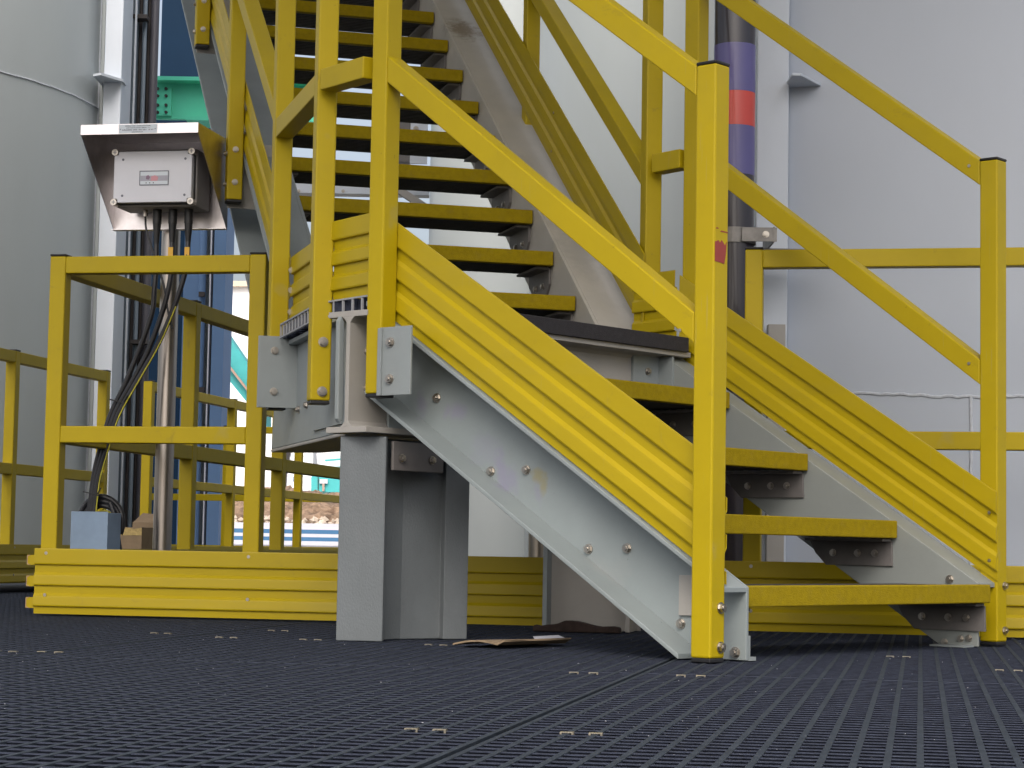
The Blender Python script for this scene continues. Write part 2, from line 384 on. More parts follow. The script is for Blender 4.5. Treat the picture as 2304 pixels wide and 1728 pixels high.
for s, z in [(-.719, .402), (-.612, .404), (-.427, .227), (-.319, .230), (-.172, .072), (-.894, .577)]:
    bolt(lf, (.134, -s, z), (-1, 0, 0), NS, 1.05)
bolt(lf, (1.213, .135, .167), (-1, 0, 0), FSs)
for y, z in [(.082, .022), (.105, .020), (.15, .010)]: bolt(lf, (1.213, y, z), (-1, 0, 0), FSs, .85)
# small marks on the near stringer's web, thin films standing proud
def film(t, parent, x, pts, m, name='mark', th=.0012):
    return t.part(name, MB().slabx(x-th, x, pts), m, parent=parent)
def blob(cy, cz, ry, rz, n=14, rot=0., jag=.35):
    out = []
    for i in range(n):
        a = 2*math.pi*i/n; k = 1+random.uniform(-jag, jag)
        y, z = ry*k*math.cos(a), rz*k*math.sin(a)
        out.append((cy+y*math.cos(rot)-z*math.sin(rot), cz+y*math.sin(rot)+z*math.cos(rot)))
    return out
def nearpt(u, v, off):   # pixel of the photograph -> (y,z) on the web plane at x=off (used only for measured marks)
    d_ = ray(u, v); p0 = C0+U*off; tt = (p0-Vector((0, 0, HC))).dot(U)/d_.dot(U); q = Vector((0, 0, HC))+d_*tt
    return ((q-C0).dot(-V), q.z)
_sp = []
for u_, v_, a_, b_, k_, st in [(1128, 1058, .018, .055, 0, .9), (1150, 1078, .028, .034, 0, .8), (1212, 1072, .022, .020, 1, .9), (1222, 1092, .014, .026, 1, .8), (1210, 1108, .012, .03, 0, .6),
                           (948, 912, .018, .035, 0, .7), (1030, 925, .030, .022, 0, .8), (1005, 928, .01, .02, 0, .6), (1090, 1010, .05, .04, 0, .35), (1350, 1300, .08, .05, 2, .3)]:
    y_, z_ = nearpt(u_, v_, .134)
    _sp.append(((-.466, y_, z_), (.05, a_*1.5, b_*1.5), random.uniform(-.3, .3), [(.24, .24, .31), (.27, .25, .15), (.30, .30, .29)][k_], st))
add_spots(GREYS, _sp)
add_spots(GREYF, [((.613, 0.72, .45), (.05, .045, .035), 0, (.16, .16, .24), .8), ((.613, .40, .22), (.05, .10, .03), .5, (.27, .26, .23), .5)])
_q = nearpt(1655, 1468, .134); bolt(lf, (.134, _q[0], _q[1]), (-1, 0, 0), NS, 1.1)
# treads
TR = [(.020, .156), (.283, .312), (.553, .487), (.806, .659)]
def tread(t, x0, x1, y, z, depth=.27, nb=8):
    o = t.part('tread', MB().box(x0+.002, x1-.002, y, y+.030, z-.045, z), YNOSE, bevel=.003)
    mb = MB(); 
    for i in range(nb):
        yy = y+.038+i*(depth-.045)/nb
        mb.box(x0+.004, x1-.004, yy, yy+.013, z-.042, z-.003)
    nx = int((x1-x0)/.15)
    for i in range(nx+1):
        xx = x0+.004+i*(x1-x0-.02)/nx; mb.box(xx, xx+.010, y+.0295, y+depth-.012, z-.032, z-.010)
    mb.box(x0+.0045, x1-.0045, y+depth-.012, y+depth, z-.041, z-.004)
    t.part('tread_bars', mb, TREADM, parent=o, kind='stuff')
    return o
def bracket(t, xf, sgn, y, z):
    """angle under a tread end on web face xf; sgn -1: face looks toward -x"""
    dpt = sgn*.007
    mb = MB().slabx(min(xf, xf+dpt), max(xf, xf+dpt), [(y+.016, z-.053), (y+.014, z-.116), (y+.212, z-.116), (y+.245, z-.085), (y+.262, z-.053)])
    a, b = sorted((xf+dpt, xf+sgn*.05))
    mb.box(a, b, y+.016, y+.250, z-.0535, z-.0465)
    o = t.part('tread_bracket', mb, DGREY, bevel=.001)
    for q in (.065, .116, .19): bolt(t, (xf+dpt, y+q, z-.084), (sgn, 0, 0), o, .9)
    return o
for y, z in TR:
    tread(lf, .145, 1.211, y, z); bracket(lf, 1.213, -1, y, z); bracket(lf, .143, 1, y, z)
# foot cleats at the bottom of both stringers
ct = lf.part('foot_cleat', MB().box(.144, .151, .006, .075, .001, .053).box(.151, .172, .006, .075, .001, .009), GREY)
lf.part('foot_cleat', MB().box(1.165, 1.2125, .068, .165, .0005, .005), GREY)
_a = nearpt(1528, 1294, .127); _b = nearpt(1530, 1384, .127)
pl = lf.part('splice_plate', MB().slabx(.127, .134, [(_a[0]-.05, _b[1]), (_a[0], _b[1]), (_a[0], _a[1]), (_a[0]-.05, _a[1])]), GREY2)

# ---------------------------------------------------------------- near handrail of the lower flight
KS = .738
hn = Thing('handrail', 'nearest yellow handrail with a black capped post and ribbed toe board', 'handrail', LF, (.025, .025, 0))
N_ = post(hn, 0, 0, .010, 1.234, cap_top=True, cap_bot=True)
rail_yz(hn, 'knee_rail', 0.0008, .0505, .9525, .654, KS, .064)
rail_yz(hn, 'top_rail', 0.0008, .0505, .9525, 1.170, KS, .064)
hn.part('toe_board', toe_mb((.063, .006, .159), (.063, 1.0, .159+.6235*.994), (-1, 0, 0), H=.238), YTOE)
P3 = post(hn, 0, .953, .582, 1.95, cap_bot=True)
pp = hn.part('fixing_plate', MB().box(-.006, .0, .850, .9525, .575, .735).box(-.012, 0, .940, .9528, .575, .733), GREY, bevel=.001)
for z in (.699, .613): bolt(hn, (-.006, .915, z), (-1, 0, 0), pp, 1.1)
# paint loss and scuffs on the nearest post (front right face looks along -y)
def rough_patch(x0, x1, z0, z1):
    top = [(x0+(x1-x0)*i/7, z1-random.uniform(0, .35)*(z1-z0)*(i/7 if i > 2 else .4)) for i in range(8)]
    return [(x0, z0+.003), ((x0+x1)/2, z0+.002), (x1-.008, z0), (x1-.003, z0+.02)]+top[::-1]
hn.part('paint_loss_patch', MB().slaby(-.0008, 0.0, rough_patch(.002, .043, .818, .868)), SCUFF, parent=N_, label='red patch of bare undercoat')
for (a, b) in [((.004, .889), (.014, .891)), ((.02, .884), (.047, .886))]:
    hn.part('paint_chip', MB().slaby(-.0007, 0, [(a[0], a[1]), (b[0], b[1]-.002), (b[0], b[1]), (a[0]+.004, a[1]+.003)]), SCUFF, parent=N_)
for z in (.112, .032): bolt(hn, (.034, 0, z), (0, -1, 0), N_, 1.1)
hn.inst('screw', SCREW, toward((-.0, .085, .682), (-1, 0, 0)), None)

# ---------------------------------------------------------------- far handrail of the lower flight
hf = Thing('handrail', 'far yellow handrail of the lower flight, ending in the rightmost capped post', 'handrail', LF, (1.325, .075, 0))
Rp = post(hf, 1.30, .05, .012, 1.234, cap_bot=True)
rail_yz(hf, 'knee_rail', 1.3008, .1005, .99, .660, .736, .064)
rail_yz(hf, 'top_rail', 1.3008, .1005, .99, 1.172, KS, .064)
hf.part('toe_board', toe_mb((1.2995, .048, .163), (1.2995, 1.04, .163+.6235*.992), (-1, 0, 0), H=.225), YTOE)
for z in (.152, .040): bolt(hf, (1.335, .05, z), (0, -1, 0), Rp, .95)
for y, z in [(.066, .335), (.066, .215)]: hf.inst('screw', SCREW, toward((1.288, y, z), (-1, 0, 0)))
hf.inst('screw', SCREW, toward((1.30, .13, 1.225), (-1, 0, 0))); hf.inst('screw', SCREW, toward((1.30, .13, .715), (-1, 0, 0)))
S2 = post(hf, 1.30, .99, .70, 1.96, cap_bot=True)

# ================================================================ LANDING
ld = Thing('stair_landing', 'grey landing platform of beams and open edged grating carried on a broad column', 'landing', LF, (.3, 1.1, 0))
def toLF(x, y):  # UF -> LF coords
    q = LF.inverted() @ (UF @ Vector((x, y, 0))); return (q.x, q.y)
def ibeam_x(x0, x1, yc, z0, z1, bw=.135, tw=.012, tf=.014):
    m = MB().box(x0, x1, yc-bw/2, yc+bw/2, z0, z0+tf).box(x0, x1, yc-bw/2, yc+bw/2, z1-tf, z1).box(x0, x1, yc-tw/2, yc+tw/2, z0+tf, z1-tf)
    for sg in (-1, 1):   # root fillets
        for zz, dz in ((z0+tf, 1), (z1-tf, -1)):
            y_ = yc+sg*tw/2
            m.slabx(x0+.0004, x1-.0004, [(y_-sg*.001, zz-dz*.001), (y_+sg*.016, zz-dz*.001), (y_+sg*.006, zz+dz*.006), (y_-sg*.001, zz+dz*.016)])
    return m
BM = ld.part('beam', ibeam_x(.0, 1.285, 1.063, .492, .782), GREY2, bevel=.001)
for x, z in [(.06, .690), (.06, .600), (.30, .60), (1.16, .72)]: bolt(ld, (x, 1.057, z), (0, -1, 0), BM)
ld.part('stiffener', MB().slaby(1.0785, 1.092, [(-.012, .525), (-.004, .515), (.006, .525), (.004, .755), (-.006, .770), (-.014, .758)]), GREY, bevel=.003)
ld.part('gusset_plate', MB().box(.13, .34, 1.048, 1.056, .50, .60), GREY)
# angle cleat at the far end, seen under the landing nosing
cl = ld.part('cleat', MB().box(1.09, 1.2128, 1.048, 1.056, .66, .765).box(1.205, 1.2128, 1.0, 1.048, .66, .765), GREY); bolt(ld, (1.155, 1.048, .722), (0, -1, 0), cl)
# left edge channel, along the upper flight's direction
Li = LF.inverted() @ UF
def ufmb(mb):
    out = MB(); out.v = [tuple(Li @ Vector(v)) for v in mb.v]; out.f = mb.f; return out
ch = MB().slabx(-.905, -.894, [(-1.04, .500), (.06, .500), (.025, .66), (.025, .782), (-1.04, .782)])
ch.box(-.894, -.80, -1.03, .055, .500, .512).box(-.894, -.80, -1.03, .02, .769, .782).box(-.93, -.905, -1.02, .02, .770, .782)
CH = ld.part('beam', ufmb(ch), GREY, bevel=.002)
for y, z in [(-.50, .595), (-.38, .59)]: ld.inst('bolt', BOLT, Li @ toward((-.905, y, z), (-1, 0, 0), 1.), CH)
ld.part('splice_plate', ufmb(MB().box(-.912, -.9055, -.99, -.62, .52, .64)), GREY)
bt = MB().slabz(.490, .4992, [(-.907, -1.03), (-.907, .055), (-.79, .0), (-.62, -.45), (-.70, -1.0)]); ld.part('base_plate', ufmb(bt), GREY2, bevel=.003)
ld.part('beam', ufmb(MB().box(-.80, .05, -.10, -.02, .51, .775)), GREY2)
# landing grating
c23a = toLF(-.945, -.93); c1 = toLF(-.945, .0); c0 = toLF(.08, .0)
poly = [(.055, 1.0), (1.262, 1.0), c0, c1, c23a, (.055, 1.01)]
def clipbars(poly, ang, step, wd, z0, z1, inset=.001):
    mb = MB(); ca, sa = math.cos(ang), math.sin(ang); dn = Vector((-sa, ca)); dt = Vector((ca, sa))
    P2 = [Vector(p) for p in poly]; ss = [p.dot(dn) for p in P2]; s = min(ss)+inset+wd/2
    while s < max(ss)-wd/2:
        hits = []
        for i in range(len(P2)):
            a, b = P2[i], P2[(i+1) % len(P2)]; da, db = a.dot(dn)-s, b.dot(dn)-s
            if da*db < 0: q = a+(b-a)*(da/(da-db)); hits.append(q.dot(dt))
        hits.sort()
        for k in range(0, len(hits)-1, 2):
            A = dt*(hits[k]+inset)+dn*s; B = dt*(hits[k+1]-inset)+dn*s
            if (B-A).length > .02: mb.bar((A.x, A.y, (z0+z1)/2), (B.x, B.y, (z0+z1)/2), wd, z1-z0)
        s += step
    return mb
GRL = mat('pale_cut_grating', (.30, .31, .33), .6, var=.15, scale=40)
gp = ld.part('grating_panel', clipbars(poly, 0, .037, .0065, .786, .822), GRIT)
ld.part('cross_ribs', clipbars(poly, math.pi/2, .037, .0065, .7865, .8205), GRIT, parent=gp, kind='stuff')
def edge_frame(A, B, z0, z1, n):   # pale sawn edge: thin top and bottom lips with blades
    A = Vector((*A, 0)); B = Vector((*B, 0)); t = (B-A).normalized(); mb = MB()
    for zz in (z0+.002, z1-.002): mb.bar(A+Vector((0, 0, zz)), B+Vector((0, 0, zz)), .006, .004)
    L_ = (B-A).length
    for i in range(n+1):
        p = A+t*(L_*i/n); mb.bar(p+Vector((0, 0, z0+.004)), p+Vector((0, 0, z1-.004)), .0045, .006, (t.x, t.y, 0))
    return mb
ld.part('sawn_edge', edge_frame(c23a, (.045, 1.03), .784, .824, 5), GRL, parent=gp)
ld.part('sawn_edge', edge_frame(toLF(-.955, -.35), toLF(-.955, -.89), .784, .824, 12), GRL, parent=gp)
ld.part('nosing', MB().box(.152, 1.262, .985, 1.0, .781, .822), mat('black_grit_nosing', (.028, .026, .03), .9, var=.2, scale=80, bump=.8, bscale=400), bevel=.002)
# column under the landing: wide channel profile, measured footprint
LFi = LF.inverted()
def wl(x, y): q = LFi @ Vector((x, y, 0)); return Vector((q.x, q.y, 0))
def plate(t, name, a, b, th, z0, z1, m, bevel=.002, side=1, parent=None):
    a = wl(*a); b = wl(*b); tt = (b-a).normalized(); n = Vector((-tt.y, tt.x, 0))*side*th
    q = [a, b, b+n, a+n]
    return t.part(name, MB().slabz(z0, z1, [(p.x, p.y) for p in q]), m, bevel=bevel, parent=parent)
Lc, Mc, Bc, Rc = (-.406, 5.021), (-.2955, 5.000), (-.158, 5.185), (-.100, 5.212)
cm = ld.part('column', MB().slabz(.001, .484, [(p.x, p.y) for p in [wl(*q) for q in
     [Lc, Mc, (-.2925, 5.014), (-.350, 5.027), (-.2605, 5.150), (-.168, 5.209), (-.158, 5.185), Rc, (-.1045, 5.224), (-.1555, 5.203), (-.1615, 5.2165), (-.270, 5.158), (-.362, 5.030), (-.404, 5.035)]]]), COLM, bevel=.002)
pc = plate(ld, 'splice_plate', (-.2855, 5.0265), (-.170, 5.172), .008, .405, .475, DGREY, parent=None, side=-1)
for f_ in (.15, .75):
    q = Vector((-.2855, 5.0265, 0)).lerp(Vector((-.170, 5.172, 0)), f_); q = LFi @ q; nn = LFi.to_3x3() @ Vector((.783, -.62, 0))
    bolt(ld, (q.x+nn.x*.010, q.y+nn.y*.010, .435), nn, pc, .95)
# second column at the far side of the landing, partly hidden by the flight
c2 = Thing('support_column', 'grey H shaped column half hidden behind the near stringer', 'column', GF, (-.9, 5.82, 0))
c2.part('flange', MB().box(-1.02, -1.008, 5.74, 5.89, .001, .60), GREY, bevel=.001)
c2.part('web', MB().box(-1.008, -.79, 5.810, 5.819, .001, .60), GREY2)
c2.part('flange', MB().box(-.79, -.778, 5.74, 5.89, .001, .60), GREY2, bevel=.001)
c2.part('base_plate', MB().box(-1.03, -.77, 5.905, 5.915, .0, .2), GREY2)

# landing side rails and toe boards (posts P1, P2; P3 belongs to the near handrail)
hl = Thing('handrail', 'yellow landing guard rail with two tall posts turning the corner above the column', 'handrail', UF, (-.955, -.6, .6))
P1 = post(hl, -.98, -.32, .60, 1.95, cap_bot=True); P2p = post(hl, -.98, -.95, .578, 1.95, cap_bot=True)
hl.part('knee_rail', MB().box(-.979, -.931, -.8995, -.3205, 1.343, 1.396), YEL, bevel=.003)
hl.part('top_rail', MB().box(-.979, -.931, -.8995, -.3205, 1.86, 1.91), YEL, bevel=.003)
q3 = UF.inverted() @ (LF @ Vector((.012, 1.012, 0))); q2 = Vector((-.957, -.957, 0))
dd = (q3-q2).normalized(); q3 = q3-dd*.006; q2b = q2+dd*.004
hl.part('knee_rail', MB().bar(q2b+Vector((0, 0, 1.369)), q3+Vector((0, 0, 1.364)), .048, .053), YEL, bevel=.003)
hl.part('top_rail', MB().bar(q2b+Vector((0, 0, 1.885)), q3+Vector((0, 0, 1.885)), .048, .053), YEL, bevel=.003)
hl.part('toe_board', toe_mb((-.916, -.325, .818), (-.916, -.905, .818), (-1, 0, 0), H=.195), YTOE)
nn = Vector((dd.y, -dd.x, 0)); nn = nn if nn.y < 0 else -nn
a_ = q2-nn*.034; b_ = q3-nn*.034+dd*.02
hl.part('toe_board', toe_mb(a_+Vector((0, 0, .826)), b_+Vector((0, 0, .826)), nn, H=.195), YTOE)
pl1 = hl.part('fixing_plate', MB().box(-1.012, -.882, -.332, -.3215, .596, .792), GREY, bevel=.001)
hl.part('fixing_plate', MB().box(-.8945, -.882, -.40, -.3325, .596, .815), GREY, bevel=.001)
for z in (.752, .640): bolt(hl, (-.968, -.332, z), (0, -1, 0), pl1, 1.)
for z in (.722, .600): bolt(hl, (-.951, -.95, z), (0, -1, 0), P2p, 1.15)
for z in (.86, .92, .975): hl.inst('screw', SCREW, toward((-.928, -.335, z), (0, -1, 0), 2.))
# short corner guard between the landing and the upper flight, right-hand side
hr = Thing('handrail', 'short yellow guard rail corner behind the nearest post, between the two flights', 'handrail', UF, (.13, -.4, .7))
S1 = post(hr, .115, -.29, .80, 1.95)
e_ = UF.inverted() @ (LF @ Vector((1.322, 1.046, 0))); s_ = Vector((.14, -.294, 0)); dd = (e_-s_).normalized()
for nm, z in (('knee_rail', 1.345), ('top_rail', 1.885)):
    hr.part(nm, MB().bar(s_+dd*.012+Vector((0, 0, z)), e_-dd*.004+Vector((0, 0, z)), .048, .055), YEL, bevel=.003)
n5 = Vector((dd.y, -dd.x, 0)); n5 = n5 if n5.x < 0 else -n5
for zz in (.826,):
    hr.part('toe_board', toe_mb(s_+n5*.03-dd*.045+Vector((0, 0, zz)), e_+n5*.03+dd*.0+Vector((0, 0, zz)), n5, H=.195), YTOE)

# ================================================================ UPPER STAIR FLIGHT (frame UF)
SU = .7015; RI, RU = .16637, .23713
uf = Thing('stair_flight', 'upper stair flight of many yellow nosed treads climbing away from the landing', 'stairs', UF, (-.4, 0, .82))
NT = 13
for k in range(NT):
    y, z = RU*k, .98637+RI*k
    o = uf.part('tread', MB().box(-.775, -.002, y, y+.030, z-.045, z), YNOSE, bevel=.003)
    mb = MB()
    for i in range(9): yy = y+.038+i*.0245; mb.box(-.773, -.004, yy, yy+.0115, z-.042, z-.003)
    for i in range(6): xx = -.77+i*.151; mb.box(xx, xx+.009, y+.0295, y+.255, z-.030, z-.008)
    mb.box(-.7725, -.0045, y+.256, y+.266, z-.041, z-.004)
    uf.part('tread_bars', mb, TREADM, parent=o, kind='stuff')
    for xf, sg in ((0, -1), (-.777, 1)):
        a, b = sorted((xf, xf+sg*.007))
        br = MB().slabx(a, b, [(y+.03, z-.05), (y+.03, z-.10), (y+.07, z-.145), (y+.17, z-.145), (y+.255, z-.085), (y+.255, z-.05)])
        c_, d_ = sorted((xf+sg*.007, xf+sg*.05)); br.box(c_, d_, y+.03, y+.25, z-.0535, z-.0465)
        o2 = uf.part('tread_bracket', br, DGREY)
        for q in (.09, .17): bolt(uf, (xf+sg*.007, y+q, z-.10), (sg, 0, 0), o2, .95)
YE = NT*RU+.1
def chan(xw, xo, y0=-.255):
    s_ = 1 if xo > xw else -1; T = lambda y: 1.012+SU*y; B = lambda y: .708+SU*y
    mb = MB(); w1 = xw+s_*.010; a, b = sorted((xw, w1))
    yc = (.786-.708)/SU
    mb.slabx(a, b, [(y0, .826), (yc+.0, .826), (yc+.01, B(yc+.01)), (YE, B(YE)), (YE, T(YE)), (y0, T(y0))])
    a, b = sorted((w1, xo))
    mb.slabx(a, b, [(y0, T(y0)-.013), (YE, T(YE)-.013), (YE, T(YE)), (y0, T(y0))])
    yl = yc+.01; mb.slabx(a, b, [(yl, B(yl)), (YE, B(YE)), (YE, B(YE)+.013), (yl, B(yl)+.013)])
    return mb
sr = uf.part('stringer', chan(.001, .150), GREYU, bevel=.0015, label='warm grey stringer with a brown smear on its top flange')
# left stringer continues to the landing edge, outside face open
def chanL():
    T = lambda y: 1.012+SU*y; B = lambda y: .690+SU*y
    mb = MB(); y0 = -.27; YC = -.12
    mb.slabx(-.789, -.778, [(y0, T(y0)), (y0, .60), (YC, B(YC)), (YE, B(YE)), (YE, T(YE))])
    mb.slabx(-.925, -.789, [(y0, T(y0)-.013), (YE, T(YE)-.013), (YE, T(YE)), (y0, T(y0))])
    mb.slabx(-.925, -.789, [(YC, B(YC)), (YE, B(YE)), (YE, B(YE)+.013), (YC, B(YC)+.013)])
    return mb
uf.part('stringer', chanL(), GREY, bevel=.0015)
T = lambda y: 1.012+SU*y
def flange_mark(y0, y1, x0, x1, m):
    pts = []
    for i in range(7): pts.append((x0+random.uniform(-.004, .006), y0+(y1-y0)*i/6))
    for i in range(7): pts.append((x1+random.uniform(-.006, .004), y1+(y0-y1)*i/6))
    A = [(x, y, T(y)) for x, y in pts]; B = [(x, y, T(y)+.0008) for x, y in pts]
    uf.part('smear', MB().prism(A, B), m, parent=sr)

hu = Thing('handrail', 'left yellow handrail of the upper flight with its posts bolted outside the stringer', 'handrail', UF, (-.95, .6, 1.2))
rail_yz(hu, 'knee_rail', -.979, -.27, YE, 1.395, .700, .062)
rail_yz(hu, 'top_rail', -.979, -.27, YE, 1.90, .700, .062)
hu.part('toe_board', toe_mb((-.916, -.27, 1.024-SU*.27), (-.916, YE, 1.024+SU*YE), (-1, 0, 0), H=.238), YTOE)
for y, z in [(.60, 1.315), (1.50, 2.02), (2.4, 2.65)]:
    o = post(hu, -.98, y, z, z+1.4, cap_bot=True, cap_top=False)
    f_ = hu.part('fixing_plate', MB().box(-.97, -.80, y+.051, y+.060, z-.02, z+.19), GREY2)
    for dz in (.055, .16): bolt(hu, (-.955, y, z+dz), (0, -1, 0), o, .9)
    for dz in (.05, .15): bolt(hu, (-.98, y+.025, z+dz), (-1, 0, 0), o, .9)
hv = Thing('handrail', 'right yellow handrail of the upper flight in front of the grey tank wall', 'handrail', UF, (.14, .6, 1.2))
rail_yz(hv, 'knee_rail', .115, -.24, YE, 1.295, .712, .064)
rail_yz(hv, 'top_rail', .115, -.24, YE, 1.85, .712, .064)
hv.part('toe_board', toe_mb((.1145, -.31, 1.060-SU*.31), (.1145, YE, 1.060+SU*YE), (-1, 0, 0), H=.238), YTOE)
for y in (.99, 2.2): post(hv, .116, y, 1.05+SU*y-.15, 1.05+SU*y+1.3, cap_top=False)
for y, dz in [(.60, .19), (.62, .05), (-.37, .19), (-.40, .03)]: hv.inst('screw', SCREW, toward((.1015, y, 1.06+SU*y+dz), (-1, 0, 0)))

# ================================================================ FENCES ON THE DECK (frame GF)
fence_n = 0
def fence(label, group, fr, posts, rails, toe, axis, c, front, zt_=1.08, zm=.567, caps=True, org=None):
    """axis 'x': fence runs along x at y=c; axis 'y': runs along y at x=c. posts: coords; rails/toe: (a,b) ranges"""
    a0 = min([posts[0]]+[r[0] for r in rails]); org = org or ((a0, c, 0) if axis == 'x' else (c, a0, 0))
    t = Thing('safety_fence', label, 'fence', fr, org, group)
    def bx(a, b, z0, z1, w0=.001, w1=.049):
        return MB().box(a, b, c+w0, c+w1, z0, z1) if axis == 'x' else MB().box(c+w0, c+w1, a, b, z0, z1)
    for p in posts:
        if axis == 'x': post(t, p, c, .012, zt_, cap_top=caps)
        else: post(t, c, p, .012, zt_, cap_top=caps)
    ps = sorted(posts)
    for a, b in rails:
        cuts = [a]+[x for p in ps if a-.001 < p < b for x in (p, p+.05)]+[b]
        for i in range(0, len(cuts)-1, 2):
            if cuts[i+1]-cuts[i] > .02:
                t.part('top_rail', bx(cuts[i], cuts[i+1], zt_-.052, zt_-.001), YEL, bevel=.003)
                t.part('knee_rail', bx(cuts[i], cuts[i+1], zm-.050, zm), YEL, bevel=.003)
    for a, b in toe:
        f = Vector(front)
        if axis == 'x': A, B = (a, c-.0135 if front[1] < 0 else c+.0635, .006), (b, c-.0135 if front[1] < 0 else c+.0635, .006)
        else: A, B = (c+.0635 if front[0] > 0 else c-.0135, a, .006), (c+.0635 if front[0] > 0 else c-.0135, b, .006)
        # back plane hugging the posts
        off = -.0105
        A = Vector(A)+f*off; B = Vector(B)+f*off
        k_ = t.part('toe_board', toe_mb(A, B, front, H=.194), YTOE)
        for p in ps:
            if a-.05 < p < b:
                for z in (.186, .062):
                    pt = (p+.025, c-.0125, z) if axis == 'x' else (c+.0625, p+.025, z)
                    if (axis == 'x' and front[1] < 0) or (axis == 'y' and front[0] > 0): t.inst('screw', SCREW, toward(pt, front, 1.2), k_)
    return t
NF = 5.95
# front fence, left: two posts, rails between; toe board runs on
f1 = fence('front fence left of the column, two capped posts above a long toe board', 'deck fences', GF,
      [-2.585, -1.955], [(-2.535, -1.955)], [(-2.597, -1.025)], 'x', NF, (0, -1, 0))
EDGE = mat('sawn_frp_edge', (.40, .26, .16), .8, var=.2, scale=60)
for z0, z1 in ((.150, .180), (.086, .118), (.022, .054)):     # hollow ribs of the profile, cut open at its end
    rb_ = MB().box(-2.625, -2.597, 5.948, 5.9495, z0, z1)
    rb_.box(-2.625, -2.6235, 5.9495, 5.966, z0+.003, z1-.003).box(-2.6235, -2.597, 5.9495, 5.966, z1-.0035, z1-.002).box(-2.6235, -2.597, 5.9495, 5.966, z0+.002, z0+.0035)
    f1.part('rib_end', rb_, YTOE)
    f1.part('sawn_edge', MB().slaby(5.9465, 5.9478, [(-2.625, z0+.003), (-2.620, z0), (-2.6135, z0), (-2.6228, z0+.005), (-2.6228, z1-.005), (-2.6135, z1), (-2.620, z1), (-2.625, z1-.003)]), EDGE)
fence('front fence section right of the stairs, its end post beside the striped pipe', 'deck fences', GF,
      [-.49, 1.10], [(-.44, 1.10)], [(-.77, 1.4)], 'x', NF, (0, -1, 0))
fence('side fence running back from the front left corner post, beside the stainless pole', 'deck fences', GF,
      [7.13, 8.21, 9.29, 10.4], [(6.0005, 10.4)], [(6.0, 10.45)], 'y', -2.585, (1, 0, 0))
fence('distant left fence ending in front of the blue steel, against the left tank', 'deck fences', GF,
      [7.9, 8.98, 10.08], [(6.8, 10.08)], [(6.6, 10.13)], 'y', -4.1, (1, 0, 0))
fence('distant fence starting just right of the dark pipes', 'deck fences', GF,
      [10.72, 12.12, 13.53, 14.95], [(10.77, 14.95)], [(10.72, 15.0)], 'y', -4.1, (1, 0, 0))
ff = fence('farthest fence crossing behind the others, in front of the striped barrier', 'deck fences', GF,
      [-5.2, -3.97, -2.5, -1.0, .5, 2.0], [(-6.4, 2.0)], [(-6.4, 2.0)], 'x', 15.3, (0, -1, 0), zt_=1.10, zm=.585)
single('far_deck', MB().box(-7, 3, 11.1, 15.4, -.045, -.039), VOIDM, None, None, kind='structure', fr=GF)

# ================================================================ TANKS
def tank(label, az, D, r, z0=-2, z1=9, seams=(), verts=(), n=180, m=TANKB):
    c = Vector((D*math.sin(R(az)), D*math.cos(R(az)), 0))
    t = Thing('storage_tank', label, 'tank', WF, (c.x, c.y, z0))
    t.part('shell', MB().cyl((c.x, c.y, z0), (c.x, c.y, z1), r, n), m, smooth=True)
    for z in seams:
        pts = []
        for i in range(241):
            a = 2*math.pi*i/240; rr = r+.001
            pts.append((c.x+rr*math.cos(a), c.y+rr*math.sin(a), z+random.uniform(-.0025, .0025)))
        t.part('weld_seam', MB().tube(pts, .0055, 6), WELD, smooth=True)
    for a_deg, za, zb_ in verts:
        a = R(a_deg); p = Vector((c.x+(r+.001)*math.sin(a), c.y+(r+.001)*math.cos(a), 0))
        pts = [(p.x+random.uniform(-.0015, .0015), p.y, za+(zb_-za)*i/60) for i in range(61)]
        t.part('weld_seam', MB().tube(pts, .0055, 6), WELD, smooth=True)
    return t, c
def arc_tank(label, az, D, r, a0, a1, z0, z1, wz, wa):
    c = Vector((D*math.sin(R(az)), D*math.cos(R(az)), 0)); base = math.atan2(-c.y, -c.x)
    t = Thing('storage_tank', label, 'tank', WF, (c.x, c.y, z0)); n = 90
    P_ = lambda a, rr, z: (c.x+rr*math.cos(base+R(a)), c.y+rr*math.sin(base+R(a)), z)
    mb = MB(); vs_ = []; fs_ = []
    for i in range(n+1):
        a = a0+(a1-a0)*i/n; vs_ += [P_(a, r, z0), P_(a, r, z1), P_(a, r-.02, z0), P_(a, r-.02, z1)]
    for i in range(n):
        k = i*4; fs_ += [(k, k+4, k+5, k+1), (k+2, k+3, k+7, k+6), (k+1, k+5, k+7, k+3), (k, k+2, k+6, k+4)]
    fs_ += [(0, 1, 3, 2), (n*4, n*4+2, n*4+3, n*4+1)]
    t.part('shell', mb.poly(vs_, fs_), TANKB, smooth=True)
    m = 400
    t.part('weld_seam', MB().tube([P_(a0+(a1-a0)*i/m, r+.001, wz+.006*math.sin(i*.13)+random.uniform(-.003, .003)) for i in range(m+1)], .0055, 6), WELD, smooth=True)
    t.part('weld_seam', MB().tube([P_(wa+random.uniform(-.008, .008), r+.001, z0+(wz-z0)*i/80) for i in range(81)], .006, 6), WELD, smooth=True)
    return t
arc_tank('light grey tank wall filling the right edge, with a weld seam near its foot', 13, 15, 8, -4.9, 45, -2, 7, .745, -.6)
tank('grey tank behind the upper handrails, left of the striped pipe', 6.6, 12.6, 1.36, m=TANK)
tank('slim silvery tank glimpsed between the upper treads', 0.0, 13.2, .54, z1=7, m=TANK)
tl_, ctl = tank('grey tank at the left edge behind the fences', -20, 13, 2.05, seams=(2.70, .0), m=TANK)

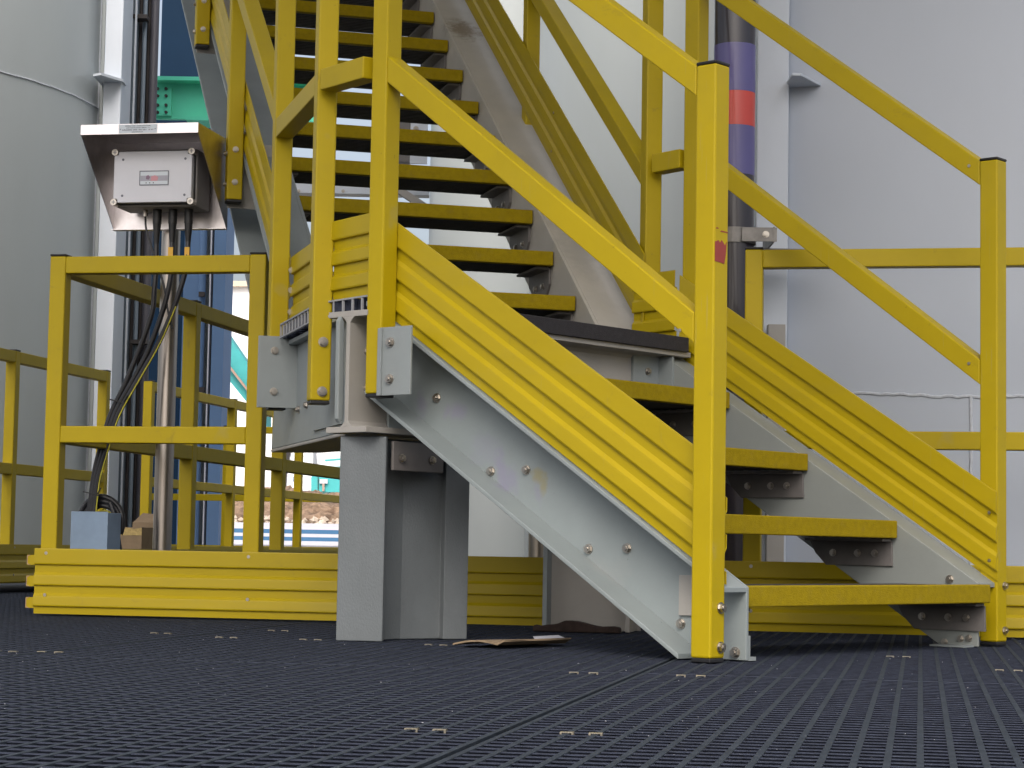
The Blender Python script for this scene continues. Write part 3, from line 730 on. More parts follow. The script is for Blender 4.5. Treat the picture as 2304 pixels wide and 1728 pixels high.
def vplate(t, name, xs, Y, dY, z0, z1, m, bevel=0):
    """vertical box whose front spans pixel columns xs (measured at mid height) at distance Y"""
    a = at(xs[0], xs[2] if len(xs) > 2 else 700, Y); b = at(xs[1], xs[2] if len(xs) > 2 else 700, Y)
    return t.part(name, MB().box(a.x, b.x, Y, Y+dY, z0, z1), m, bevel=bevel)
# right leg plate between the tanks
lp = Thing('leg_plate', 'pale vertical steel plates with a small gusset, left of the right tank', 'steel plate', WF, (at(1730, 700, 6.95).x, 6.95, -1))
vplate(lp, 'plate', (1700, 1773, 560), 6.95, .25, -1, 6, PLATE, .004)
vplate(lp, 'plate', (1773.5, 1822, 560), 7.03, .012, -1, 6, PLATE)
a = at(1818, 560, 7.02); lp.part('weld_seam', MB().tube([(a.x+random.uniform(-.0012, .0012), 7.026, -1+7*i/120) for i in range(121)], .006, 6), WELD, smooth=True)
a = at(1775, 178, 6.9); b = at(1866, 178, 6.9)
lp.part('gusset', MB().slabz(a.z-.006, a.z+.003, [(a.x, 7.02), (a.x, 6.82), (a.x+.03, 6.82), (b.x, 7.0), (b.x, 7.03)]), PLATE, bevel=.001)
vplate(lp, 'plate', (1728, 1766, 900), 6.88, .05, -1, .97, GREY2)
# left leg plates
ll = Thing('leg_plate', 'pale vertical plate with a gusset right of the left tank', 'steel plate', WF, (at(250, 700, 11.9).x, 11.9, -1))
vplate(ll, 'plate', (226, 266, 400), 11.9, .3, -1, 8, PLATE, .004)
vplate(ll, 'plate', (196, 225.5, 400), 12.0, .1, -1, 8, TANK)
a = at(214, 400, 11.98); ll.part('weld_seam', MB().tube([(a.x, 11.99, -1+9*i/120) for i in range(121)], .008, 6), WELD, smooth=True)
a = at(206, 163, 11.7); b = at(264, 163, 11.7)
ll.part('gusset', MB().slabz(a.z-.01, a.z+.004, [(a.x, 12.0), (a.x, 11.75), (a.x+.05, 11.72), (b.x, 11.88), (b.x, 12.0)]), PLATE)
# blue grey column and the pipe bundle beside it
bc = Thing('steel_column', 'blue grey steel column with dark cables running up beside the pale plate', 'column', WF, (at(283, 700, 12.3).x, 12.3, -1))
vplate(bc, 'column', (264, 296, 400), 12.3, .3, -1, 8, BGREY)
vplate(bc, 'flange', (272, 294, 400), 12.27, .02, -1, 8, BGREY)
vplate(bc, 'edge_trim', (293, 296.5, 400), 12.24, .02, -1, 8, PLATE)
vplate(bc, 'back_plate', (294, 345, 400), 12.6, .01, -1, 8, DARK)
def vpipe(t, name, x, Y, wpx, m, z0=-.5, z1=8):
    a = at(x, 500, Y); return t.part(name, MB().cyl((a.x, a.y, z0), (a.x, a.y, z1), wpx/2/4749*Y, 20), m, smooth=True)
vpipe(bc, 'cable', 303, 12.4, 9, DARK); vpipe(bc, 'conduit', 313, 12.35, 9, BGREY); vpipe(bc, 'cable', 322, 12.42, 8, DARK); vpipe(bc, 'conduit', 335, 12.4, 19, mat('slate_conduit', (.06, .06, .075), .5))
for y_ in (40, 770):
    a = at(314, y_, 12.3); bc.part('cable_clamp', MB().box(a.x-.05, a.x+.05, 12.26, 12.36, a.z-.012, a.z+.012), DARK)

DCLAMP = mat('dull_clamp_steel', (.22, .21, .20), .5, metal=.6, var=.2, scale=30)
# ================================================================ STRIPED PIPE
x_, y_ = at(1648, 700, 6.66).x, 6.66
pr = .066
sp = Thing('vertical_pipe', 'tall dark vertical pipe with purple and red bands behind the nearest handrail post', 'pipe', WF, (x_, y_, -.3))
def zpx(v, u=1670, Y=6.6): return at(u, v, Y).z
sp.part('pipe', MB().cyl((x_, y_, -.3), (x_, y_, 5), pr, 40), DPIPE, smooth=True)
for nm, v0, v1, m, dr in (('band', 95, 203, PURP, .0008), ('band', 203, 280, RED, .0008), ('band', 280, 390, PURP, .0008)):
    sp.part(nm, MB().cyl((x_, y_, zpx(v1)), (x_, y_, zpx(v0)-.0005), pr+dr, 40), m, smooth=True)
zc = zpx(528)
cp = sp.part('pipe_clamp', MB().cyl((x_, y_, zc-.024), (x_, y_, zc+.024), pr+.006, 40).box(x_+.02, x_+.13, y_-.075, y_-.068, zc-.022, zc+.022)
   .prism([(x_+.118, y_-.078, zc-.024), (x_+.123, y_-.078, zc-.024), (x_+.123, y_-.078, zc+.024), (x_+.118, y_-.078, zc+.024)], [(x_+.118, y_+.2, zc-.024), (x_+.123, y_+.2, zc-.024), (x_+.123, y_+.2, zc+.024), (x_+.118, y_+.2, zc+.024)]), DCLAMP)
bolt(sp, (x_+.095, y_-.075, zc), (0, -1, 0), cp)
sp.part('bracket', MB().box(x_+.03, x_+.24, y_-.02, y_+.20, zc-.045, zc-.036), DGREY)
# stub pipe seen under the near stringer
a = at(1213, 1230, 6.75)
single('stub_pipe', MB().cyl((a.x, a.y, -.3), (a.x, a.y, .62), .034, 24), SSP, 'short metal pipe behind the toe board, seen under the near stringer', 'pipe', smooth=True)

# ================================================================ CONTROL BOX ON ITS POLE (frame GF)
NB = 6.44
def pxg(u_, v_, y):      # measured route: image column/row -> point on the plane y=const of the deck grid
    d_ = ray(u_, v_); n = GF.to_3x3() @ Vector((0, 1, 0)); tt = (y-Vector((0, 0, HC)).dot(n))/d_.dot(n); q = GF.inverted() @ (Vector((0, 0, HC))+d_*tt); return q
pole_g = pxg(371, 1000, NB+.035).x
cb = Thing('control_box', 'white lidded control box under a stainless hood on a steel pole', 'control box', GF, (pole_g, NB+.03, 0))
cb.part('pole', MB().cyl((pole_g, NB+.035, 0), (pole_g, NB+.035, 1.50), .030, 32), SSP, smooth=True)
hy0, hy1 = NB-.30, NB           # front lip and back plate
hx0, hx1 = pxg(182, 300, hy0).x, pxg(446, 300, hy0).x
z_top, z_lip, z_low = pxg(315, 280, hy0).z, pxg(315, 301, hy0).z, pxg(380, 519, hy1).z
th = .002
hd = MB()
hd.box(hx0, hx1, hy1-th, hy1, z_low, z_top-.0)                              # back plate
hd.prism([(hx0, hy0, z_top), (hx1, hy0, z_top), (hx1, hy1, z_top), (hx0, hy1, z_top)], [(hx0, hy0, z_top+th), (hx1, hy0, z_top+th), (hx1, hy1, z_top+th), (hx0, hy1, z_top+th)])
hd.box(hx0, hx1, hy0-th, hy0, z_lip, z_top+th)
for x in (hx0, hx1-th):
    hd.slabx(x, x+th, [(hy0, z_lip), (hy0, z_top), (hy1-th, z_top), (hy1-th, z_low)])
hd.box(hx0+th, hx1-th, hy1-.03, hy1-th, z_low, z_low+th)
hood = cb.part('hood', hd, SSH)
# enclosure
ey1, ey0 = NB-.03, NB-.185
ex0, ex1, ez0, ez1 = pxg(256, 400, ey0).x, pxg(431, 400, ey0).x, pxg(340, 455, ey0).z, pxg(340, 340, ey0).z
encl = cb.part('enclosure', MB().box(ex0-.004, ex1+.008, ey0+.03, ey1, ez0-.010, ez1+.010), mat('enclosure_grey', (.22, .21, .21), .55, var=.1), bevel=.006)
cb.part('gasket', MB().box(ex0, ex1+.003, ey0+.022, ey0+.030, ez0-.004, ez1+.004), BLACK, parent=encl)
lid = cb.part('lid', MB().slaby(ey0, ey0+.022, [(ex0+.014, ez0), (ex1-.014, ez0), (ex1-.014, ez0+.010), (ex1, ez0+.014), (ex1, ez1-.014), (ex1-.014, ez1-.010), (ex1-.014, ez1), (ex0+.014, ez1), (ex0+.014, ez1-.010), (ex0, ez1-.014), (ex0, ez0+.014), (ex0+.014, ez0+.010)]), WHITE, bevel=.002)
for x in (ex0+.002, ex1-.002):
    for z in (ez0+.002, ez1-.002):
        sc = cb.part('lid_screw', MB().cyl((x, ey0+.03, z), (x, ey0-.002, z), .0105, 20), STEEL, smooth=True)
        cb.part('screw_slot', MB().box(x-.006, x+.006, ey0-.0026, ey0-.0021, z-.001, z+.001).box(x-.001, x+.001, ey0-.0026, ey0-.0021, z-.006, z+.006), INK, parent=sc)
for x in (ex0+.03, ex1-.022):
    for z in (ez0+.022, ez1-.026): cb.part('rivet', MB().cyl((x, ey0, z), (x, ey0-.001, z), .004, 10), INK, parent=lid)
# nameplate on the lid
lx0, lx1, lz0, lz1 = pxg(314, 400, ey0).x, pxg(380, 400, ey0).x, pxg(347, 417, ey0).z, pxg(347, 384, ey0).z
DX, DZ = lx0+2.500, lz0-1.324
npl = cb.part('nameplate', MB().box(lx0, lx1, ey0-.0012, ey0, lz0, lz1), LABEL, parent=lid)
fy = ey0-.0018
cb.part('nameplate_print', MB().box(lx0, lx1, fy, fy+.0004, lz0, lz0+.003).box(lx0, lx1, fy, fy+.0004, lz1-.003, lz1).box(lx0, lx0+.003, fy, fy+.0004, lz0+.003, lz1-.003).box(lx1-.003, lx1, fy, fy+.0004, lz0+.003, lz1-.003)
        .box(DX-2.4785, DX-2.4755, fy, fy+.0004, DZ+1.330, DZ+1.334).box(DX-2.4665, DX-2.4635, fy, fy+.0004, DZ+1.330, DZ+1.334).box(DX-2.4545, DX-2.4515, fy, fy+.0004, DZ+1.330, DZ+1.334), INK, parent=lid)
cb.part('nameplate_band', MB().box(lx0+.004, lx1-.004, fy, fy+.0004, DZ+1.338, DZ+1.355), mat('label_grey_band', (.40, .40, .47), .6), parent=lid)
cb.part('nameplate_blot', MB().slaby(fy-.0003, fy, [(DX-2.462, DZ+1.338), (DX-2.440, DZ+1.338), (DX-2.437, DZ+1.350), (DX-2.448, DZ+1.356), (DX-2.461, DZ+1.352)]), PINK, parent=lid)
cb.part('nameplate_blot', MB().slaby(fy-.0003, fy, [(DX-2.478, DZ+1.344), (DX-2.468, DZ+1.342), (DX-2.464, DZ+1.350), (DX-2.470, DZ+1.357), (DX-2.477, DZ+1.354)]), mat('label_plum', (.25, .17, .24), .6), parent=lid)
# rating label on the hood's lip
LX = pxg(311, 290, hy0).x
cb.part('lip_label', MB().box(LX-.063, LX+.063, hy0-th-.0012, hy0-th, z_lip+.002, z_top), LABEL, parent=hood)
def text(t, s, x, z, size, y, m, parent=None, extr=.0002):
    cu = bpy.data.curves.new('lettering', 'FONT'); cu.body = s; cu.size = size; cu.extrude = extr; cu.align_x = 'CENTER'
    o = bpy.data.objects.new('lettering', cu); COL.objects.link(o)
    dg = bpy.context.evaluated_depsgraph_get(); me = bpy.data.meshes.new_from_object(o.evaluated_get(dg)); bpy.data.objects.remove(o)
    me.materials.append(m); q = bpy.data.objects.new('lettering', me); COL.objects.link(q); q.parent = parent or t.e
    q.matrix_local = Matrix.Translation(-t.org) @ Matrix.Translation((x, y, z)) @ Matrix.Rotation(R(90), 4, 'X')
    return q
ly = hy0-th-.0016
def squiggle(n, x0, x1, z, h):   # print too small to read in the photograph
    mb = MB(); x = x0
    while x < x1:
        w_ = random.uniform(.0012, .003); 
        if random.random() > .16: mb.box(x, min(x+w_*.62, x1), ly-.0003, ly, z, z+h*random.uniform(.6, 1))
        x += w_
    return mb
for x0, x1, z, h in [(LX-.041, LX+.041, z_top-.0062, .0030), (LX-.041, LX+.039, z_top-.0122, .0030), (LX-.051, LX+.053, z_top-.0190, .0042), (LX-.019, LX+.017, z_top-.0250, .0026)]:
    cb.part('small_print', squiggle(1, x0, x1, z, h), INK, parent=hood)
for x in (LX-.057, LX+.057): cb.part('rivet', MB().cyl((x, ly+.0005, z_top-.015), (x, ly-.0008, z_top-.015), .0016, 8), INK, parent=hood)
for z in (z_top-.07, z_top-.20): bolt(cb, (hx1, hy1-.005, z), (1, 0, 0), hood, .8)
# glands and cables
gl = [(pxg(354, 480, NB-.10).x, 0), (pxg(389, 480, NB-.10).x, 1), (pxg(425, 480, NB-.10).x, 2)]
for x, i in gl:
    g_ = cb.part('cable_gland', MB().cyl((x, NB-.10, ez0-.010), (x, NB-.10, ez0-.055), .014, 16).cyl((x, NB-.10, ez0-.050), (x, NB-.10, ez0-.125), .0135, 16, .008), BLACK, smooth=True)
gx4 = pxg(327, 480, NB-.09).x
cb.part('cable_gland', MB().cyl((gx4, NB-.09, ez0-.010), (gx4, NB-.09, ez0-.030), .008, 12), SSP)
cbl = Thing('cable_bundle', 'black cables dropping from the control box to a coil above the blue grey box', 'cables', GF, (-2.55, NB-.1, 0))
def spline(pts, n=14):
    P_ = [Vector(p) for p in pts]; out = []
    P_ = [P_[0]*2-P_[1]]+P_+[P_[-1]*2-P_[-2]]
    for i in range(1, len(P_)-2):
        a, b, c, d_ = P_[i-1:i+3]
        for k in range(n):
            t = k/n; out.append(.5*((2*b)+(-a+c)*t+(2*a-5*b+4*c-d_)*t*t+(-a+3*b-3*c+d_)*t**3))
    out.append(P_[-2]); return out
yc = NB-.10
def pxl(u_, v_, y=None): return pxg(u_, v_, NB-.10 if y is None else y)
routes = [[(351, 610), (347, 655), (343, 700), (320, 770), (283, 860), (250, 930), (228, 1000), (213, 1060), (203, 1130), (200, 1160)],
          [(386, 600), (381, 640), (366, 700), (333, 790), (292, 868), (258, 932), (235, 1005), (217, 1070), (207, 1135), (205, 1165)],
          [(421, 590), (412, 630), (392, 690), (355, 775), (302, 868), (265, 935), (242, 1005), (222, 1075), (214, 1135), (212, 1165)]]
for i, rts in enumerate(routes):
    pts = [Vector((gl[i][0], yc, ez0-.11))]+[pxl(a, b, yc-.004*i) for a, b in rts]
    c_ = cbl.part('cable', MB().tube(spline(pts), .0085, 10), RUBBER, smooth=True)
    if i == 2: cbl.part('earth_wire', MB().tube([p+Vector((.008, -.006, 0)) for p in spline(pts[3:])], .0022, 6), YSTR, parent=c_, smooth=True)
cbl.part('cable', MB().tube(spline([Vector((gx4, NB-.09, ez0-.03)), pxl(330, 520), pxl(347, 575), pxl(368, 640), pxl(378, 700), pxl(388, 740)]), .0035, 8), RUBBER, smooth=True)
for (x, y_) in ((262, 905), (203, 1112)):
    q = pxl(x+3, y_); cbl.part('cable_tie', MB().bar(q+Vector((-.022, -.016, .008)), q+Vector((.03, -.016, -.004)), .004, .004).bar(q+Vector((.026, -.016, 0)), q+Vector((.04, -.022, .02)), .003, .003), BLACK)
for x, i in gl[1:]:
    q = pxg(384+37*(i-1), 566, yc-.012); cbl.part('yellow_tag', MB().box(q.x-.008, q.x+.008, q.y-.002, q.y, q.z-.014, q.z+.014), mat('orange_tag', (.75, .42, .04), .5))
# coil arching over the box
for r_, dx, m_ in ((.075, 0, RUBBER), (.062, .004, RUBBER), (.05, .008, RUBBER), (.036, .012, YSTR)):
    cpt = pxg(226, 1178, yc+.02); pts = [cpt+Vector((r_*math.cos(a_)+dx, 0.004*math.sin(3*a_), r_*1.15*math.sin(a_))) for a_ in [math.pi*k/24 for k in range(-3, 28)]]
    cbl.part('coil', MB().tube(pts, .0085 if m_ is RUBBER else .003, 10), m_, smooth=True)
cbl.part('cable', MB().tube(spline([pxl(247, 1130), pxl(257, 1160), pxl(263, 1200), pxl(269, 1245)]), .008, 8), RUBBER, smooth=True)
cbl.part('cable', MB().tube(spline([pxg(252, 1140, yc+.02), pxg(260, 1175, yc+.02), pxg(267, 1215, yc+.02), pxg(272, 1250, yc+.02)]), .007, 8), RUBBER, smooth=True)
# blue grey box and cardboard box standing behind the toe board
a = pxg(160, 1200, 6.22); b = pxg(242, 1200, 6.22); zt2 = pxg(200, 1151, 6.22).z
jb = Thing('junction_box', 'small square blue grey box standing behind the front toe board under the cable coil', 'box', GF, (a.x, 6.22, 0))
jb.part('body', MB().box(a.x, b.x, 6.22, 6.33, .0, zt2-.003), BOXB, bevel=.002); jb.part('cover', MB().box(a.x-.0005, b.x+.0005, 6.217, 6.2195, .002, zt2), BOXB)
jb.part('stand', MB().box(a.x+.03, b.x-.03, 6.335, 6.36, .0, .05), DGREY)
a = pxg(252, 1200, 7.2); b = pxg(319, 1200, 7.2); zc2 = pxg(280, 1186, 7.2).z
cx = Thing('cardboard_box', 'open brown cardboard box behind the toe board, between the cables and the pole', 'box', GF, (a.x, 7.2, 0))
cbm = MB().box(a.x, b.x, 7.2, 7.204, 0, zc2).box(a.x, b.x, 7.40, 7.404, 0, zc2+.02).box(a.x, a.x+.004, 7.204, 7.4, 0, zc2).box(b.x-.004, b.x, 7.204, 7.4, 0, zc2).box(a.x, b.x, 7.204, 7.4, 0, .004)
cx.part('carton', cbm, CARD)
cx.part('flap', MB().poly([(a.x, 7.405, zc2+.02), (b.x-.02, 7.405, zc2+.018), (b.x-.03, 7.45, zc2+.05), (a.x+.02, 7.45, zc2+.055)], [(0, 1, 2, 3)]), CARD)
cx.part('tape', MB().slaby(7.1985, 7.2, [(a.x+.0, zc2-.03), (b.x, zc2-.028), (b.x, zc2-.002), (b.x-.03, zc2-.006), (b.x-.06, zc2-.001), (a.x+.05, zc2-.007), (a.x, zc2-.002)]), mat('tan_tape', (.45, .33, .12), .5, var=.3, scale=80))

# ================================================================ SMALL THINGS ON THE DECK
CLIPS = [(-.607, 3.861), (-.4105, 3.868), (-.412, 2.610), (-.048, 4.796), (.173, 4.349), (-1.095, 4.773), (-.6045, 2.587), (-1.73, 4.05), (-1.845, 4.997), (-1.632, 4.867), (-1.643, 5.318), (-1.817, 4.026), (-1.423, 4.867)]
CL = ['left of the seam near the stringer foot', 'just in front of the nearest post', 'right of the seam in the foreground', 'on the deck under the treads',
      'on the deck right of the lowest tread', 'by the column foot and flat cardboard', 'left of the seam in the foreground', 'near the left side of the deck',
      'near the left toe board', 'beyond the faint seam', 'close under the toe board', 'at the far left edge of the deck', 'left of the column foot']
def clip_mesh(dx):
    mb = MB()
    for x in (-dx/2, dx/2): mb.box(x-.0085, x+.0085, -.005, .005, .0006, .0018).box(x-.0085, x-.006, -.006, .006, -.012, .0012).box(x+.006, x+.0085, -.006, .006, -.012, .0012)
    mb.box(-dx/2+.0085, dx/2-.0085, -.003, .003, -.014, -.012)
    mb.box(-dx/2+.0065, -dx/2+.0085, -.003, .003, -.013, .001).box(dx/2-.0085, dx/2-.0065, -.003, .003, -.013, .001)
    return mb
for (gx, gy), l in zip(CLIPS, CL):
    o = single('grating_clip', clip_mesh(.036), CLIP, 'pair of shiny clip tabs '+l, 'clip', 'clips holding the deck grating', fr=GF, org=(0, 0, 0))
    o.matrix_world = GF @ Matrix.Translation((gx, gy, 0)) @ Matrix.Rotation(random.uniform(-.1, .1), 4, 'Z')
# flattened cardboard
cdm = MB(); cpts = [(-1.045, 4.72), (-.915, 4.66), (-.80, 4.89), (-.93, 5.0)]
def cardsheet():
    mb = MB(); n = 8; top = []; bot = []
    for i in range(n+1):
        for j in range(n+1):
            s_, t_ = i/n, j/n
            x = (1-s_)*((1-t_)*cpts[0][0]+t_*cpts[3][0])+s_*((1-t_)*cpts[1][0]+t_*cpts[2][0])
            y = (1-s_)*((1-t_)*cpts[0][1]+t_*cpts[3][1])+s_*((1-t_)*cpts[1][1]+t_*cpts[2][1])
            z = .004+.010*abs(math.sin(s_*3.1))*(1-t_*.5)+(.012*(s_ > .9))
            top.append((x+random.uniform(-.002, .002), y, z+.004)); bot.append((x, y, z))
    N_2 = (n+1)**2; fs = []
    for i in range(n):
        for j in range(n):
            a = i*(n+1)+j; b = a+1; c_ = a+n+2; d_ = a+n+1
            fs += [(a, b, c_, d_), (N_2+a, N_2+d_, N_2+c_, N_2+b)]
    for i in range(n):
        for (a, b) in ((i, i+1), (n*(n+1)+i, n*(n+1)+i+1), (i*(n+1), (i+1)*(n+1)), (i*(n+1)+n, (i+1)*(n+1)+n)): fs.append((a, b, N_2+b, N_2+a))
    mb.poly(top+bot, fs); return mb
crd = Thing('cardboard_sheet', 'flattened brown cardboard scrap lying on the deck in front of the column', 'cardboard', GF, (-.92, 4.8, 0))
crd.part('sheet', cardsheet(), CARD); crd.part('torn_paper', MB().poly([(-.87, 4.80, .0185), (-.81, 4.865, .020), (-.835, 4.92, .024), (-.885, 4.86, .022)], [(0, 1, 2, 3)]), STRW)
# dark rag and hose
rg = MB(); prof = []
for i in range(15):
    s_ = i/14; x = -1.075+.235*s_; h = .018+.016*math.exp(-((s_-.45)/.16)**2)+random.uniform(-.002, .002); prof.append((x, h))
rg.slaby(5.66, 5.70, [(-1.078, .001)]+prof+[(-.838, .001)])
rg.v = [(x+.045, y, z) for x, y, z in rg.v]
single('dirty_rag', rg, RAG, 'dark crumpled rag on the deck against the toe board', 'rag', fr=GF, bevel=.004)
single('black_hose', MB().tube([(-3.9, 7.3, .022), (-3.78, 7.8, .022), (-3.72, 8.2, .022), (-3.66, 8.7, .022), (-3.6, 9.6, .022)], .02, 12), RUBBER, 'black hose lying along the far toe board at the left edge', 'hose', fr=GF, smooth=True)
# thin stray wire by the stair foot
single('stray_wire', MB().tube(spline([(.0, 0, .004), (.03, .05, .010), (.07, .10, .006), (.06, .16, .004)]), .0035, 6), RUBBER, 'short black cable end lying by the foot of the near stringer', 'cable', fr=LF @ Matrix.Translation((.20, .03, 0)), smooth=True)

# ================================================================ BACKGROUND BEYOND THE DECK
bl = Thing('blue_tower', 'tall blue steel tower with pipes behind the control box', 'tower', WF, (at(440, 700, 18).x, 18, -3))
vplate(bl, 'panel', (362, 600, 100), 18.3, .4, at(400, 205, 18).z, 12, NAVY)
vplate(bl, 'column', (334, 412, 700), 18.0, .5, -3, at(400, 262, 18).z, NAVY)
vplate(bl, 'column', (411, 447, 700), 17.9, .5, -3, at(400, 262, 18).z, BLUE)
a = at(453, 700, 17.9); bl.part('pipe', MB().cyl((a.x, 17.9, -3), (a.x, 17.9, 4), .032, 20), BLUE, smooth=True)
vplate(bl, 'recess', (458, 470, 700), 18.1, .3, -3, 4.0, BGREY)
vplate(bl, 'edge_trim', (469.5, 472.5, 700), 17.85, .1, -3, 4.0, STRW)
vplate(bl, 'slot', (472.5, 478, 700), 18.1, .2, -3, 4.0, DARK)
vplate(bl, 'column', (478, 505, 700), 17.8, .5, -3, 4.0, BLUE)
for v_ in (661, 876):
    a = at(454, v_, 17.8); bl.part('pipe_clip', MB().box(a.x-.03, a.x+.02, 17.82, 17.86, a.z-.02, a.z+.02), DARK)
gb = Thing('green_beam', 'green riveted girder crossing in front of the blue tower', 'beam', WF, (at(500, 230, 16).x, 16, at(500, 265, 16).z))
a = at(348, 178, 16); b = at(720, 178, 16); zlo = at(400, 262, 16).z
zup = at(400, 173, 16).z
gb.part('web', MB().box(a.x, b.x, 16.1, 16.15, zlo, zup), GREEN); gb.part('top_flange', MB().box(a.x, b.x, 15.98, 16.28, zup-.03, zup), GREEN); gb.part('bottom_flange', MB().box(a.x+.25, b.x, 15.98, 16.28, zlo-.03, zlo), GREEN)
c_ = at(387, 230, 16.1); gb.part('splice_plate', MB().box(a.x+.0, c_.x, 16.07, 16.098, zlo+.02, zup-.07), GREEN)
for u_ in (355, 374):
    for v_ in (200, 216, 237, 253):
        q = at(u_, v_, 16.07); o = gb.part('rivet', MB().cyl((q.x, 16.07, q.z), (q.x, 16.05, q.z), .012, 8), DARK)
# upper platform steel glimpsed between the treads
us = Thing('platform_steel', 'grey crossbeam and brace glimpsed between the upper treads', 'beam', WF, (at(800, 424, 10.6).x, 10.6, at(800, 436, 10.6).z))
a = at(640, 413, 10.6); b = at(965, 413, 10.6); z1_ = at(800, 413, 10.6).z; z0_ = at(800, 436, 10.6).z
us.part('crossbeam', MB().box(a.x, b.x, 10.6, 10.7, z0_, z1_), PLATE)
for u_ in (672, 772):
    q = at(u_, 430, 10.6); bolt(us, (q.x, 10.6, q.z), (0, -1, 0), None, .8)
p_ = at(893, 425, 10.45); q_ = at(962, 470, 10.45); us.part('brace', MB().bar(p_, q_, .05, .035), GREY2)
a = at(924, 275, 10.5); b = at(962, 302, 10.5); us.part('gusset_plate', MB().box(a.x, b.x, 10.5, 10.52, b.z-.15, a.z+.1), PLATE); q = at(936, 290, 10.5); bolt(us, (q.x, 10.5, q.z), (0, -1, 0), None, 1.3)
a = at(895, 275, 10.6); b = at(924, 302, 10.6); us.part('post', MB().box(a.x, b.x, 10.55, 10.65, b.z-.15, a.z+.1), DGREY)

# striped barrier
def zat(v, Y, u=600): return at(u, v, Y).z
YB = 30
sb = Thing('striped_barrier', 'long low barrier with blue and white stripes beyond the farthest fence', 'barrier', WF, (at(600, 1200, YB).x, YB, -3))
xa, xb = at(430, 1200, YB).x, at(1100, 1200, YB).x
ed = [(1176, 1184, STRW), (1184, 1190, mat('pale_lilac', (.62, .60, .68), .6)), (1190, 1199.5, STRB), (1199.5, 1207, STRW), (1207, 1216, STRB), (1216, 1226, STRW)]
for v0, v1, m in ed: sb.part('board', MB().box(xa, xb, YB, YB+.3, zat(v1, YB)+.0005, zat(v0, YB)), m)
sb.part('base', MB().box(xa, xb, YB+.02, YB+.28, -3, zat(1226, YB)), STRW)
# rubble mound
def mound():
    mb = MB(); x0, x1, y0, y1 = at(440, 1150, 33).x-2, at(1000, 1150, 33).x+1, 31.0, 38.0; nx, ny = 130, 60
    from mathutils import noise
    vs_ = []
    for j in range(ny+1):
        for i in range(nx+1):
            x = x0+(x1-x0)*i/nx; y = y0+(y1-y0)*j/ny; t = j/ny
            h = -.2+1.32*math.sin(min(1, t*1.5)*math.pi/2)
            h += .18*noise.noise(Vector((x*.9, y*.9, 0)))+.12*noise.noise(Vector((x*3.1, y*3.1, 3)))+.09*abs(noise.noise(Vector((x*8, y*8, 5))))
            vs_.append((x, y, h-.12))
    fs_ = [(j*(nx+1)+i, j*(nx+1)+i+1, (j+1)*(nx+1)+i+1, (j+1)*(nx+1)+i) for j in range(ny) for i in range(nx)]
    return mb.poly(vs_, fs_)
o = single('rubble_mound', mound(), SOIL, 'heap of pale stones and brown soil behind the striped barrier', 'rubble', kind='stuff')
# stones lying on the heap
sm = MB()
for _ in range(420):
    x = random.uniform(at(470, 1150, 32).x, at(780, 1150, 32).x); y = random.uniform(31.2, 33.2); t = (y-31)/7
    z = -.2+1.32*math.sin(min(1, t*1.5)*math.pi/2)-.08; r = random.uniform(.03, .075)
    pts = [Vector((random.gauss(0, 1), random.gauss(0, 1), random.gauss(0, 1))).normalized() for _k in range(1)]
    b = len(sm.v); oc = [(1, 0, 0), (-1, 0, 0), (0, 1, 0), (0, -1, 0), (0, 0, 1), (0, 0, -1)]
    rr = Matrix.Rotation(random.random()*6, 3, 'Z') @ Matrix.Rotation(random.random()*6, 3, 'X')
    vv = [rr @ Vector(c_)*r*random.uniform(.7, 1.2)+Vector((x, y, z)) for c_ in oc]
    sm.poly(vv, [(0, 2, 4), (2, 1, 4), (1, 3, 4), (3, 0, 4), (2, 0, 5), (1, 2, 5), (3, 1, 5), (0, 3, 5)])
single('loose_stones', sm, mat('pale_stone', (.50, .42, .34), .95, var=.25, scale=4), 'loose pale stones scattered over the soil heap', 'stones', kind='stuff')

def flat(t, name, pts, Y, dY, m, parent=None):
    P_ = [at(u_, v_, Y) for u_, v_ in pts]
    return t.part(name, MB().slaby(Y, Y+dY, [(p.x, p.z) for p in P_]), m, parent=parent)
YV = 42
tk = Thing('white_truck', 'white truck cab with a round blue emblem above the soil heap', 'truck', WF, (at(660, 1100, YV).x, YV, -3))
flat(tk, 'cab', [(618, 1005), (705, 1005), (703, 1098), (622, 1098)], YV, 1.6, WPAINT)
flat(tk, 'windscreen', [(640, 990), (655, 1012), (648, 1045), (636, 1052), (634, 1000)], YV-.05, .04, DARK)
flat(tk, 'bumper', [(618, 1098), (704, 1098), (704, 1104), (618, 1104)], YV-.1, .3, WPAINT)
flat(tk, 'grille', [(642, 1060), (646, 1060), (644, 1098), (641, 1098)], YV-.03, .02, DARK)
q = at(667, 1078, YV); em = tk.part('emblem', MB().cyl((q.x, YV, q.z), (q.x, YV-.02, q.z), .075, 24), STRB)
tk.part('emblem_ring', MB().cyl((q.x, YV-.02, q.z), (q.x, YV-.03, q.z), .06, 24), STRW, parent=em)
tk.part('emblem_figure', MB().slaby(YV-.04, YV-.03, [(q.x-.04, q.z-.02), (q.x-.01, q.z+.02), (q.x+.01, q.z-.01), (q.x+.04, q.z+.02), (q.x+.03, q.z-.035), (q.x-.02, q.z-.04)]), STRB, parent=em)
flat(tk, 'wheel', [(628, 1104), (690, 1104), (686, 1135), (632, 1135)], YV+.3, .5, DARK)
bk = Thing('work_boat', 'turquoise machine body with a small white sign, beyond the soil heap', 'machinery', WF, (at(735, 1080, 40).x, 40, -3))
flat(bk, 'body', [(700, 1075), (712, 1055), (800, 1048), (800, 1108), (700, 1106)], 40, 1.5, TEAL)
